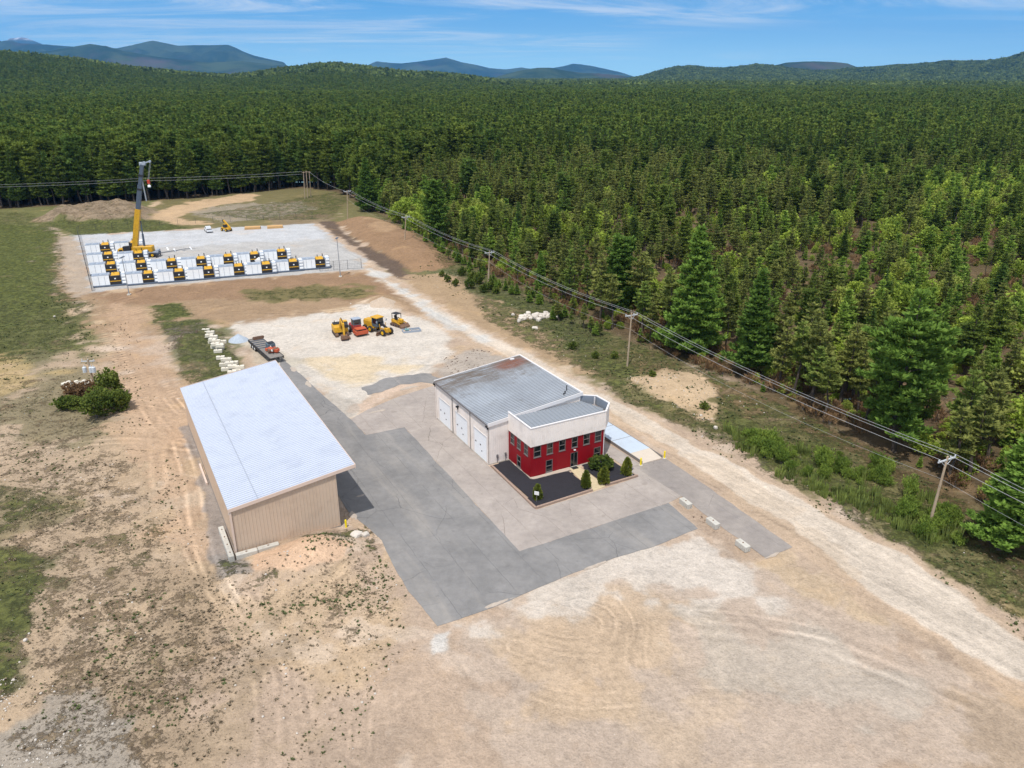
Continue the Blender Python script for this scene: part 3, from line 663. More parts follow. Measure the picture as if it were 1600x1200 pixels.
for i in range(k):
    c = t0_+(i+.5)*(t1_-t0_)/k
    mb.hexa([rp(s0_+.01,c-.06,.11), rp(s1_-.01,c-.06,.11), rp(s1_-.01,c+.06,.11), rp(s0_+.01,c+.06,.11), rp(s0_+.01,c-.03,.165), rp(s1_-.01,c-.03,.165), rp(s1_-.01,c+.03,.165), rp(s0_+.01,c+.03,.165)])
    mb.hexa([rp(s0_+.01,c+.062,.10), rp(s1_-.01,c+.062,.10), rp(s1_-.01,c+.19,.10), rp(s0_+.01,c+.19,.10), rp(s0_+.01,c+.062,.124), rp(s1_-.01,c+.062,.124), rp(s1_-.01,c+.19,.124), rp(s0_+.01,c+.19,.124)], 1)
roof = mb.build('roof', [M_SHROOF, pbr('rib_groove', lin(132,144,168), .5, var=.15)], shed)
mb = MB(); mb.box(3.0, 3.08, t0_+.02, t1_-.02, 0, .02)   # lap joint across the sheets
for v_ in range(len(mb.v)): mb.v[v_] = (mb.v[v_][0], mb.v[v_][1], shz(mb.v[v_][0])+.17+mb.v[v_][2])
mb.build('lap_joint', pbr('lap_seal', lin(165,172,186), .5), roof)
mb = MB()
for y0 in (t0_-.06, t1_+.003):
    mb.hexa([rp(s0_,y0,-.22), rp(s1_,y0,-.22), rp(s1_,y0+.057,-.22), rp(s0_,y0+.057,-.22), rp(s0_,y0,.2), rp(s1_,y0,.2), rp(s1_,y0+.057,.2), rp(s0_,y0+.057,.2)])
mb.hexa([rp(s1_+.003,t0_-.06,-.35), rp(s1_+.07,t0_-.06,-.35), rp(s1_+.07,t1_+.06,-.35), rp(s1_+.003,t1_+.06,-.35), rp(s1_+.003,t0_-.06,.16), rp(s1_+.07,t0_-.06,.16), rp(s1_+.07,t1_+.06,.16), rp(s1_+.003,t1_+.06,.16)])
mb.build('fascia', M_TANF, roof)
mb = MB()
mb.hexa([rp(SH_W+.16,t0_+.02,-.3), rp(s1_-.01,t0_+.02,-.3), rp(s1_-.01,t1_-.02,-.3), rp(SH_W+.16,t1_-.02,-.3), rp(SH_W+.16,t0_+.02,-.02), rp(s1_-.01,t0_+.02,-.02), rp(s1_-.01,t1_-.02,-.02), rp(SH_W+.16,t1_-.02,-.02)])
mb.build('overhang_soffit', M_TAN, roof)
mb = MB(); mb.box(-.05, SH_W-.01, -.02, .3, -.3, .25).box(-.05, .25, .3, SH_L, -.3, .25); mb.build('foundation', M_CONCD, shed)
MB().box(-.17, .035, -.17, .035, .1, 5.85).build('corner_trim', M_TANF, shed)
MB().box(-.16, -.04, -.12, .5, 5.15, 5.9).build('gutter_end', M_WHITE, shed)
# ---------------------------------------------------------------- garage and office
def stained_roof(name, base):
    m = bpy.data.materials.new(name); m.use_nodes = True; t = NT(m.node_tree); t.n.clear()
    o = t.new('ShaderNodeOutputMaterial'); p = t.new('ShaderNodeBsdfPrincipled'); t.put(o.inputs[0], p.outputs[0])
    co = t.new('ShaderNodeTexCoord').outputs['Object']; s = t.new('ShaderNodeSeparateXYZ'); t.put(s.inputs[0], co)
    n = t.noise(co, .5, 6, .65); st = t.noise(t.mapping(co, scale=(.25, 3., 1)), 1.2, 5, .6)
    c = t.mix(t.ss(t.noise(co, .18, 4), .35, .65), base, tuple(x*1.25 for x in base))
    # green-brown grime along the far eave, rust at the far right corner
    far_ = t.ss(t.math('ADD', s.outputs[1], t.math('MULTIPLY', t.math('SUBTRACT', n, .5), 13.)), 9., 17.)
    c = t.mix(t.math('MULTIPLY', t.math('MULTIPLY', far_, t.ss(st, .25, .6)), .9), c, lin(118,98,74))
    dx = t.math('DIVIDE', t.math('SUBTRACT', s.outputs[0], 12.3), 2.9); dy = t.math('DIVIDE', t.math('SUBTRACT', s.outputs[1], 16.), 1.9)
    rr = t.math('SQRT', t.math('ADD', t.math('MULTIPLY', dx, dx), t.math('MULTIPLY', dy, dy)))
    ru = t.ss(t.math('ADD', rr, t.math('MULTIPLY', t.math('SUBTRACT', st, .5), 1.6)), 1.3, .5)
    c = t.mix(t.math('MULTIPLY', t.math('MULTIPLY', ru, t.ss(st, .15, .55)), .85), c, lin(150,84,48))
    c = t.mix(t.math('MULTIPLY', t.math('MULTIPLY', t.ss(n, .58, .72), t.ss(st, .4, .6)), .35), c, lin(112,108,88))
    t.put(p.inputs['Base Color'], c); p.inputs['Roughness'].default_value = .5; p.inputs['Metallic'].default_value = .15
    return m
M_GROOF = stained_roof('weathered_roof', lin(172,178,186)); M_OROOF = pbr('office_roof_sheet', lin(150,156,164), .5, metal=.1, var=.08)
M_WALL = pbr('offwhite_siding', lin(243,232,224,k=1/1.05), .55, var=.05, scale=.4, dirt=lin(180,165,152), dirt_amt=.3)
M_TRIM = pbr('white_trim', lin(246,240,238), .45, var=.03)
M_RED = pbr('red_siding', lin(152,15,29), .5, var=.08, scale=.5, spec=.3)
M_GLASS = pbr('window_glass', (.010,.013,.015), .08, var=.3, spec=.8)
M_FRAME = pbr('window_frame', lin(122,112,108), .5)
M_DOORW = pbr('garage_door_white', lin(246,248,252,k=1/1.05), .4, var=.02)
M_GREYT = pbr('grey_trim', lin(128,122,122), .5)
GW, GL = 14.89, 17.91; gz = lambda s: 6.13+(7.71-6.13)*s/GW
gar = thing('garage_building', 'garage with three white doors joined to a red fronted two storey office', 'building', (R0[0], R0[1], 0), A)
D = [(12.6, 16.65), (6.65, 10.55), (.55, 4.45)]   # doors along the wall, z 0 to 4
mb = MB()
seg = [(0, .55), (4.45, 6.65), (10.55, 12.6), (16.65, GL)]
for a, b in seg: siding(mb, (0, b), (0, a), .15, 6.1, 6.1, .3, .03)
for a, b in D: siding(mb, (0, b), (0, a), 4.0, 6.1, 6.1, .3, .03)
siding(mb, (.0, 0), (GW, 0), .15, gz(0), gz(GW), .3, .03); siding(mb, (GW, GL), (0, GL), .15, gz(GW), gz(0), .3, .03)
siding(mb, (GW, .13), (GW, GL-.13), .15, gz(GW)-.02, gz(GW)-.02, .3, .03)
mb.build('wall', M_WALL, gar)
MB().box(-.03, GW+.03, -.03, .2, -.2, .15).box(-.03, .2, .2, GL, -.2, .1).box(GW-.2, GW+.03, .2, GL, -.2, .15).box(.2, GW-.2, GL-.2, GL+.03, -.2, .15).build('foundation', M_CONC, gar)
for a, b in D:
    mb = MB()
    for k in range(4):
        mb.box(.03, .09, a+.02, b-.02, .13+k*.97, .13+k*.97+.955)
    d_ = mb.build('garage_door', M_DOORW, gar)
    mb = MB()
    for k in range(1, 3): mb.box(.018, .05, b-.25-.34-(k-1)*1.45, b-.25-(k-1)*1.45, 1.95, 2.15)
    for q_ in range(2):
        w_ = MB(); w_.v = mb.v[q_*8:q_*8+8]; w_.f = mb.f[:6]; w_.m = [0]*6; w_.build('window', M_GLASS, d_)
    MB().box(.0, .028, (a+b)/2-.45, (a+b)/2-.25, 1.15, 1.3).build('handle', M_BLACK, d_)
    MB().box(-.05, -.003, a-.12, a, .1, 4.0).box(-.05, -.003, b, b+.12, .1, 4.0).box(-.05, -.003, a-.12, b+.12, 4.003, 4.14).build('door_frame', M_TRIM, gar)
for y in (5.55, 11.6):   # downpipes between the bays
    MB().tube((-.09, y, .1), (-.09, y, 6.0), .05, n=6).build('downpipe', M_GREYT, gar)
MB().tube((-.09, GL-.25, .1), (-.09, GL-.25, 6.0), .05, n=6).build('downpipe', M_WALL, gar); MB().tube((-.09, .12, .1), (-.09, .12, 6.), .05, n=6).build('downpipe', M_WALL, gar)
for x, y, z in ((-.2, GL-.05, 5.75), (-.2, 9.6, 5.1), (-.2, .05, 5.8)):
    MB().box(x-.18, x+.2, y-.16, y+.16, z, z+.2).box(x, x+.2, y-.05, y+.05, z-.35, z).build('wall_lamp', M_BLACK, gar)
mb = MB(); a0, a1, b0, b1 = -.15, GW+.1, -.1, GL+.12
def gp_(s, t_, dz): return (s, t_, gz(s)+dz)
mb.hexa([gp_(a0,b0,.02), gp_(a1,b0,.02), gp_(a1,b1,.02), gp_(a0,b1,.02), gp_(a0,b0,.12), gp_(a1,b0,.12), gp_(a1,b1,.12), gp_(a0,b1,.12)])
k = int((b1-b0)/.44)
for i in range(k):
    c = b0+(i+.5)*(b1-b0)/k
    mb.hexa([gp_(a0+.01,c-.06,.11), gp_(a1-.01,c-.06,.11), gp_(a1-.01,c+.06,.11), gp_(a0+.01,c+.06,.11), gp_(a0+.01,c-.03,.175), gp_(a1-.01,c-.03,.175), gp_(a1-.01,c+.03,.175), gp_(a0+.01,c+.03,.175)])
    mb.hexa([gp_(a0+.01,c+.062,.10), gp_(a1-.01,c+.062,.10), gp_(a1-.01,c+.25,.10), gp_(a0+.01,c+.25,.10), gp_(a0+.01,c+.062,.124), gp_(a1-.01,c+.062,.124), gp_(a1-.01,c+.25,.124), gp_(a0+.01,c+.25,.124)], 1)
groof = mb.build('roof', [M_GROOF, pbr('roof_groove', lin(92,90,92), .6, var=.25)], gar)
mb = MB()
for y0, y1 in ((b0-.09, b0-.003), (b1+.003, b1+.12)):
    mb.hexa([gp_(a0,y0,-.28), gp_(a1,y0,-.28), gp_(a1,y1,-.28), gp_(a0,y1,-.28), gp_(a0,y0,.26), gp_(a1,y0,.26), gp_(a1,y1,.26), gp_(a0,y1,.26)])
mb.box(a1+.003, a1+.22, b0-.09, b1+.12, gz(a1)-.3, gz(a1)+.26)
mb.build('roof_trim', M_TRIM, groof)
MB().box(a0-.14, a0-.003, b0, b1, gz(0)-.1, gz(0)+.02).box(a0-.14, a0-.12, b0, b1, gz(0)+.02, gz(0)+.08).build('gutter', M_GREYT, groof)
MB().box(12.9, 13.6, 17.2, 17.55, gz(13.2)+.12, gz(13.2)+.3).build('roof_cap', M_TRIM, groof)
for x, y, h_ in ((13.75, 1.9, 1.), (13.1, 1.3, .4), (12.7, 1.0, .3)):
    MB().tube((x, y, gz(x)+.1), (x, y, gz(x)+.1+h_*.8), .07, n=8).tube((x, y, gz(x)+.08+h_*.8), (x, y, gz(x)+.16+h_*.8), .11, n=8).build('roof_vent', M_DARK, groof)
# office block on the front
OX0, OX1, OY = 3.12, 14.85, -6.12
wins = [(3.58, 4.70), (5.60, 6.56), (7.52, 8.55), (9.55, 10.52), (11.46, 12.5), (13.36, 14.42)]
lows = [(5.5, 6.55, 0.12+.2, 2.1), (13.3, 14.4, .3, 2.12)]; door_ = (9.45, 10.6, .12, 2.25)
def panel_wall(mb, a0, a1, z0, z1, holes, put):
    """wall split round rectangular openings; put(a0, a1, z0, z1) adds one slab"""
    xs = sorted({a0, a1, *[h[0] for h in holes], *[h[1] for h in holes]}); zs = sorted({z0, z1, *[h[2] for h in holes], *[h[3] for h in holes]})
    for x0, x1 in zip(xs[:-1], xs[1:]):
        zrun = None
        for q0, q1 in zip(zs[:-1], zs[1:]):
            cx, cz = (x0+x1)/2, (q0+q1)/2
            if any(h[0] < cx < h[1] and h[2] < cz < h[3] for h in holes):
                if zrun: put(x0, x1, *zrun); zrun = None
            else: zrun = (zrun[0], q1) if zrun else (q0, q1)
        if zrun: put(x0, x1, *zrun)
fh = [(a, b, 3.0, 4.62) for a, b in wins]+lows+[door_]
lh = [(.65, 1.7, 3.05, 4.62), (2.47, 3.5, 3.05, 4.62), (4.4, 5.45, 3.05, 4.62), (2.45, 3.5, .3, 2.05)]
mb = MB()
def pf(x0, x1, z0, z1):
    mb.box(x0, x1, OY, OY+.14, z0, z1)
    x = math.ceil(x0/.3)*.3
    while x < x1-.03: mb.box(x-.03, x+.03, OY-.02, OY+.01, z0+.002, z1-.002); x += .3
def pl_(x0, x1, z0, z1):
    mb.box(OX0, OX0+.14, -x1, -x0, z0, z1)
    x = math.ceil(x0/.3)*.3
    while x < x1-.03: mb.box(OX0-.02, OX0+.01, -x-.03, -x+.03, z0+.002, z1-.002); x += .3
panel_wall(mb, OX0, OX1, .12, 4.9, fh, pf); panel_wall(mb, .03, -OY-.002, .12, 4.9, lh, pl_)
mb.box(OX1-.14, OX1-.002, OY+.14, -.14, .12, 4.9)
mb.build('office_wall', M_RED, gar)
MB().box(OX0-.05, OX1+.05, OY-.06, OY+.3, -.2, .12).box(OX0-.05, OX0+.3, OY+.3, -.05, -.2, .12).box(OX1-.25, OX1+.05, OY+.3, -.05, -.2, .12).build('office_foundation', M_CONC, gar)
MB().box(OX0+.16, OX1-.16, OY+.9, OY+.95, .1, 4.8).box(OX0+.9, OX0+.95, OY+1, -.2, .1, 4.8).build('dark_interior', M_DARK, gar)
def window(par, x0, x1, z0, z1, front=True, name='window', frame=M_FRAME, sill=True):
    bars = MB(); g = MB(); y = OY+.03
    def bx(m_, a, b, c, d, e0, e1):   # a-b along the wall, c-d into it
        if front: m_.box(a, b, OY+c, OY+d, e0, e1)
        else: m_.box(OX0+c, OX0+d, -b, -a, e0, e1)
    f = .07
    for a, b, e0, e1 in ((x0, x0+f, z0, z1), (x1-f, x1, z0, z1), (x0+f, x1-f, z0, z0+f), (x0+f, x1-f, z1-f, z1), (x0+f, x1-f, (z0+z1)/2-.025, (z0+z1)/2+.025)):
        bx(bars, a, b, -.035, .09, e0, e1)
    o = bars.build(name, frame, par); bx(g, x0+f, x1-f, .05, .07, z0+f, z1-f); g.build('pane', M_GLASS, o)
    if sill:
        s_ = MB(); bx(s_, x0-.04, x1+.04, -.08, -.001 if False else .0, z0-.08, z0-.003); s_.build('sill', M_GREYT, o)
for a, b, z0, z1 in fh[:-1]: window(gar, a, b, z0, z1)
for a, b, z0, z1 in lh: window(gar, a, b, z0, z1, False)
dr = MB().box(door_[0]+.05, door_[1]-.05, OY+.04, OY+.09, .14, door_[3]-.05).build('entrance_door', M_GLASS, gar)
MB().box(door_[0], door_[0]+.05, OY-.03, OY+.12, .13, door_[3]).box(door_[1]-.05, door_[1], OY-.03, OY+.12, .13, door_[3]).box(door_[0]+.05, door_[1]-.05, OY-.03, OY+.12, door_[3]-.05, door_[3]).box(10.0, 10.05, OY+.0, OY+.1, .14, door_[3]-.06).build('door_frame', M_FRAME, dr)
MB().box(9.9, 10.2, OY-.14, OY-.0, 2.55, 2.7).build('door_lamp', M_TRIM, gar)
MB().box(9.5, 10.4, OY-.75, OY-.1, -.05, .09).build('door_mat', M_BLACK, gar)
# parapet: overhangs a little, chamfered at the far end
PT_, PB = 7.37, 4.69
pp = [(3.05, -.02), (3.05, -6.22), (15.0, -6.28), (17.05, -4.15), (16.95, -1.1), (15.05, .28)]
mb = MB(); tm = MB(); inn = MB()
for i in range(5):
    (xa, ya), (xb, yb) = pp[i], pp[i+1]
    siding(mb, (xa, ya), (xb, yb), PB, PT_, PT_, .3, .025, .09)
    a, b = Vector((xa, ya, 0)), Vector((xb, yb, 0)); u = (b-a).normalized(); n = Vector((u.y, -u.x, 0)); L = (b-a).length
    q = lambda s, o, z: tuple(a+u*s+n*o+Vector((0, 0, z)))
    e = .05
    tm.hexa([q(-e,-.17,PT_+.003), q(L+e,-.17,PT_+.003), q(L+e,.06,PT_+.003), q(-e,.06,PT_+.003), q(-e,-.17,PT_+.1), q(L+e,-.17,PT_+.1), q(L+e,.06,PT_+.1+i*.002), q(-e,.06,PT_+.1+i*.002)])
par = mb.build('parapet', M_WALL, gar); tm.build('coping', M_TRIM, par)
M_INNER = pbr('parapet_back', lin(150,158,170), .5, metal=.1, var=.05)
mb = MB()
ip = [(3.2, 0), (3.2, -6.05), (14.93, -6.1), (16.88, -4.05), (16.78, -1.15), (15.0, .1)]
for i in range(1, 5):
    (xa, ya), (xb, yb) = ip[i+1], ip[i]; siding(mb, (xa, ya), (xb, yb), 6.1, PT_-.01, PT_-.01, .35, .03, .07)
mb.build('parapet_back', M_INNER, par)
for x, y in (ip[5], ip[4]): MB().box(x-.32, x-.2, y-.2, y-.02, 6.1, PT_-.02).build('parapet_post', M_TRIM, par)
MB().prism([(p_[0], p_[1]) for p_ in ip], 4.9, 5.0).build('overhang_floor', M_WALL, par)
oz = lambda y: 6.55+.06*y*0+ (y+6)*.03
mb = MB(); hx = []
for z_ in (0., .08): hx += [(3.3, -5.95, 6.25+z_), (14.85, -5.95, 6.25+z_), (16.5, -3.4, 6.33+z_), (14.9, -.1, 6.55+z_), (3.3, -.1, 6.55+z_)]
mb.add(hx, [(4,3,2,1,0), (5,6,7,8,9)]+[(i, (i+1) % 5, 5+(i+1) % 5, 5+i) for i in range(5)])
x = 3.8
while x < 15.8:
    y1 = -.12; y0 = -5.93 if x < 14.8 else -5.93+(x-14.8)*1.7
    if x > 14.9: y1 = -.1-(x-14.9)*2.
    z0 = 6.25+(y0+5.95)*.051+.08; z1 = 6.25+(y1+5.95)*.051+.08
    mb.hexa([(x-.05,y0,z0-.02),(x+.05,y0,z0-.02),(x+.05,y1,z1-.02),(x-.05,y1,z1-.02),(x-.025,y0,z0+.06),(x+.025,y0,z0+.06),(x+.025,y1,z1+.06),(x-.025,y1,z1+.06)]); x += .62
mb.build('office_roof', M_OROOF, gar)
MB().tube((15.02, -6.05, .1), (15.02, -6.05, 4.69), .07, n=6).build('downpipe', M_DARK, gar)
MB().box(14.86, 14.98, OY-.02, OY+.1, .12, 4.69).build('corner_trim', M_TRIM, gar)
MB().box(17.1, 17.45, -3.2, -2.9, 6.55, 6.75).box(17.1, 17.2, -3.1, -3., 6.3, 6.55).build('wall_lamp', M_BLACK, gar)
for x in (1.3, 2.6): MB().box(x-.12, x+.12, -.2, -.035, .9, 1.35).tube((x, -.1, .1), (x, -.1, .95), .04, n=6).build('meter_box', M_GREYT, gar)
# ---------------------------------------------------------------- beds, walk, weighbridge, bollards
def loc2w(x, y, o=R0): p_ = o+U2*x+V2*y; return (float(p_[0]), float(p_[1]))
M_MULCH = pbr('black_mulch', lin(46,44,50), .95, var=.3, scale=3, bump=1., bscale=14)
M_BRICK = pbr('edging_brick', lin(176,150,134), .85, var=.22, scale=4, dirt=lin(120,100,84), dirt_amt=.5, bump=.5)
M_WALK = pbr('sandy_walk', lin(214,196,160), .9, var=.1, dirt=lin(170,150,120), dirt_amt=.4, bump=.3)
def bed(label, poly, edge):
    o = thing('flower_bed', label, 'flower bed', (R0[0], R0[1], 0), A, 'mulched beds in front of the red office')
    n = 0; pts = poly
    # mulch as a lumpy sheet
    xs = np.arange(min(p_[0] for p_ in pts), max(p_[0] for p_ in pts)+.01, .25); ys_ = np.arange(min(p_[1] for p_ in pts), max(p_[1] for p_ in pts)+.01, .25)
    X, Y = np.meshgrid(xs, ys_); D_ = sdf(X.ravel(), Y.ravel(), pts); Z = .13+.10*(fbm(X.ravel(), Y.ravel(), 1.6, 3, 8)-.5)+.12*sst(D_, 0, 1.2)
    nr, nc = X.shape; i = (np.arange(nr-1)[:, None]*nc+np.arange(nc-1)).ravel(); q = np.stack([i, i+1, i+nc+1, i+nc], 1)
    q = q[(D_[q] > -.05).all(1)]
    MB().add(list(zip(X.ravel(), Y.ravel(), Z)), [tuple(r_) for r_ in q]).build('mulch', M_MULCH, o, smooth=True, fixn=False)
    mb = MB(); k = 0
    for (xa, ya), (xb, yb) in zip(edge[:-1], edge[1:]):
        L = math.hypot(xb-xa, yb-ya); m_ = max(1, int(L/.42))
        for j in range(m_):
            for lv in range(2):
                s0 = (j+.02+.5*lv*.9)/m_; s1 = min((j+.96+.5*lv*.9)/m_, 1)
                r_ = random.uniform(-.02, .02)
                mb.beam((xa+(xb-xa)*s0+r_, ya+(yb-ya)*s0+r_, .06+lv*.15), (xa+(xb-xa)*s1+r_, ya+(yb-ya)*s1-r_, .06+lv*.15), .27, .145)
    mb.build('brick_edging', M_BRICK, o)
    return o
bed('black mulch bed wrapping the left corner of the red office, with the white sign', [(.35,-.4),(.1,-13.0),(8.5,-12.65),(8.85,-7.4),(8.2,-6.4),(3.15,-6.2),(3.1,-.1)], [(.15,-.4),(-.2,-13.1),(8.55,-12.8)])
bed('smaller black mulch bed right of the sandy walk, holding the round bush', [(10.9,-7.1),(10.95,-12.4),(15.9,-12.4),(15.8,-6.2),(11.2,-6.4)], [(10.85,-12.6),(16.05,-12.55)])
pw = [loc2w(*q) for q in ((9.2,-6.25),(10.6,-6.2),(10.8,-9),(10.72,-12.7),(8.62,-13.0),(8.75,-10.2),(8.95,-7.6))]
sheet('walkway', pw, .06, M_WALK, .03)
MB_ = pbr('bed_gravel_border', lin(196,180,164), .9, bump=.5)
sheet('gravel_border', [loc2w(*q) for q in ((3.1,-.1),(2.9,-6.45),(3.3,-6.85),(8.9,-6.9),(9.2,-6.3),(3.15,-6.15))], .24, MB_, .1)
M_SCALE = pbr('pale_steel_deck', lin(200,212,226), .45, var=.04, scale=.6, dirt=lin(168,170,172), dirt_amt=.3)
M_SCON = pbr('ramp_concrete', lin(214,200,184), .85, var=.08, bump=.2)
wb = thing('truck_scale', 'long pale steel weighbridge with a sandy concrete ramp, right of the red office', 'weighbridge', (R0[0], R0[1], 0), A)
MB().box(18.85, 22.3, -7.2, 10.6, .2, .42).build('deck', M_SCALE, wb)
MB().box(18.75, 18.847, -10.0, 10.6, 0, .44).box(22.303, 22.4, -10., 10.6, 0, .44).build('curb_rail', M_CONCD, wb)
mb = MB(); mb.hexa([(18.85,-10,-.1),(22.3,-10,-.1),(22.3,-7.203,-.1),(18.85,-7.203,-.1),(18.85,-10,.07),(22.3,-10,.07),(22.3,-7.203,.42),(18.85,-7.203,.42)]); mb.build('ramp', M_SCON, wb)
for k in range(1, 4): MB().box(18.86, 22.29, -7.2+k*4.45-.04, -7.2+k*4.45+.04, .421, .432).build('joint', M_GREYT, wb)
M_YEL = pbr('safety_yellow', lin(250,222,20,k=1/1.1), .45, var=.05)
def bollard(lab, u, v):
    x, y = G(u, v); o = thing('bollard', lab, 'bollard', (x, y, 0), 0, 'yellow steel bollards')
    mb = MB(); rg = lambda r, z: [(r*math.cos(k*math.pi/6), r*math.sin(k*math.pi/6), z) for k in range(12)]
    mb.loft([rg(.125, -.2), rg(.125, 1.0), rg(.105, 1.1), rg(.06, 1.16), rg(.01, 1.18)]); mb.build('post', M_YEL, o, smooth=False)
    MB().loft([rg(.3, -.1), rg(.3, .05), rg(.26, .07)]).build('footing', M_CONC, o); return o
bollard('yellow bollard at the left corner of the weighbridge ramp', 1001, 727)
bollard('yellow bollard at the right corner of the weighbridge ramp', 1038, 716)
bollard('yellow bollard at the near right corner of the tan shed', 541, 825)
# sign, small lamp post
x, y = G(838.5, 786); sg = thing('sign', 'small white sign on a post in front of the leftmost shrub', 'sign', (x, y, 0), R(-20))
MB().tube((0, 0, 0), (0, 0, 1.5), .035, n=6).build('post', M_GREYT, sg); MB().cbox((0, -.05, 1.45), (.62, .04, .5), b=.02).build('panel', M_WHITE, sg)
x, y = G(987.5, 744); sg = thing('path_lamp', 'short white lamp post at the right end of the mulch bed', 'lamp post', (x, y, 0))
MB().tube((0, 0, 0), (0, 0, 1.0), .05, n=8).build('post', M_WHITE, sg); MB().loft([[(r_*math.cos(k), r_*math.sin(k), z) for k in (0, 1.05, 2.1, 3.14, 4.19, 5.24)] for r_, z in ((.1, 1.), (.14, 1.1), (.14, 1.25), (.04, 1.36))]).build('lamp_head', M_GREYT, sg)
# ---------------------------------------------------------------- foliage
def leaf_mat(name, c1, c2, rand=.5, hue=None):
    m = bpy.data.materials.new(name); m.use_nodes = True; t = NT(m.node_tree); t.n.clear()
    o = t.new('ShaderNodeOutputMaterial'); d = t.new('ShaderNodeBsdfDiffuse'); tr = t.new('ShaderNodeBsdfTranslucent'); mx = t.new('ShaderNodeMixShader')
    oi = t.new('ShaderNodeObjectInfo').outputs['Random']; co = t.new('ShaderNodeTexCoord').outputs['Object']
    n = t.noise(co, .55, 3, .6); n2 = t.noise(co, 3.5, 2, .6)
    f = t.math('ADD', t.math('MULTIPLY', t.math('SUBTRACT', oi, .5), rand*1.5), t.math('ADD', t.ss(n, .3, .7), t.math('MULTIPLY', t.math('SUBTRACT', n2, .5), .8)))
    f = t.math('ADD', t.math('MULTIPLY', f, .8), .1, clamp=True)
    c = t.mix(f, c1, c2)
    if hue:   # some trees of another tint
        wn = t.new('ShaderNodeTexWhiteNoise', noise_dimensions='1D'); t.put(wn.inputs['W'], oi)
        c = t.mix(t.ss(wn.outputs['Value'], .55, 1.0, 0, .8), c, hue)
    t.put(d.inputs[0], c); t.put(tr.inputs[0], c); mx.inputs[0].default_value = .30
    t.put(mx.inputs[1], d.outputs[0]); t.put(mx.inputs[2], tr.outputs[0]); t.put(o.inputs[0], mx.outputs[0]); return m
M_PINE = leaf_mat('white_pine_needles', (0.102,0.176,0.036), (0.246,0.380,0.072), .5)
M_PINED = leaf_mat('dark_pine_needles', (0.079,0.121,0.028), (0.228,0.281,0.056), .8, (0.126,0.204,0.048))
M_SCRUB = leaf_mat('pitch_pine_needles', (0.130,0.154,0.046), (0.300,0.319,0.088), .7, (0.198,0.281,0.058))
M_YOUNG = leaf_mat('young_pine_needles', (0.150,0.237,0.045), (0.306,0.424,0.078), .7)
M_LEAF = leaf_mat('spring_leaves', (0.222,0.308,0.050), (0.444,0.539,0.092), .6, (0.384,0.413,0.105))
M_SHRUBD = leaf_mat('dark_shrub_leaves', (0.078,0.121,0.028), (0.228,0.264,0.060), .5)
M_BROWNL = leaf_mat('brown_leaves', (0.192,0.116,0.065), (0.360,0.231,0.120), .5)
M_THUJA = leaf_mat('thuja_leaves', (0.102,0.138,0.025), (0.276,0.286,0.052), .6)
M_BARK = pbr('bark', (.085,.066,.052), .95, var=.3, scale=3, bump=.6); M_BARKG = pbr('grey_bark', (.19,.17,.15), .95, var=.3, scale=3)
class Cards:
    """many small needle or leaf faces in one mesh"""
    def __init__(s): s.q = []
    def tufts(s, pos, size, up=.5, n=5, asp=.42, out=None, rs=None):
        """pos (k,3): at each a spray of n narrow quads"""
        rs = rs or np.random.default_rng(1); pos = np.repeat(pos, n, 0); k = len(pos); size = np.repeat(size, n) if np.ndim(size) else np.full(k, size)
        d = rs.normal(size=(k, 3)); d[:, 2] = np.abs(d[:, 2])*.6+up
        if out is not None: d += np.repeat(out, n, 0)*1.1
        d /= np.linalg.norm(d, axis=1)[:, None]; r = rs.normal(size=(k, 3)); a = np.cross(d, r); a /= np.linalg.norm(a, axis=1)[:, None]+1e-9
        L = size*(.6+.8*rs.random(k)); L = L[:, None]; W = L*asp*.5
        p0 = pos-d*L*.15
        s.q.append(np.stack([p0-a*W*.5, p0+a*W*.5, pos+d*L*.55+a*W, pos+d*L, pos+d*L*.55-a*W], 1)); return s
    def build(s, name, mat, parent=None):
        q = np.concatenate(s.q); n = len(q); me = bpy.data.meshes.new(name)
        me.vertices.add(n*5); me.vertices.foreach_set('co', q.astype(np.float32).ravel()); me.loops.add(n*5)
        me.loops.foreach_set('vertex_index', np.arange(n*5, dtype=np.int32)); me.polygons.add(n); me.polygons.foreach_set('loop_start', np.arange(0, n*5, 5, dtype=np.int32))
        me.update(calc_edges=True); me.materials.append(mat)
        o = bpy.data.objects.new(name, me); C.objects.link(o)
        if parent: o.parent = parent
        return o
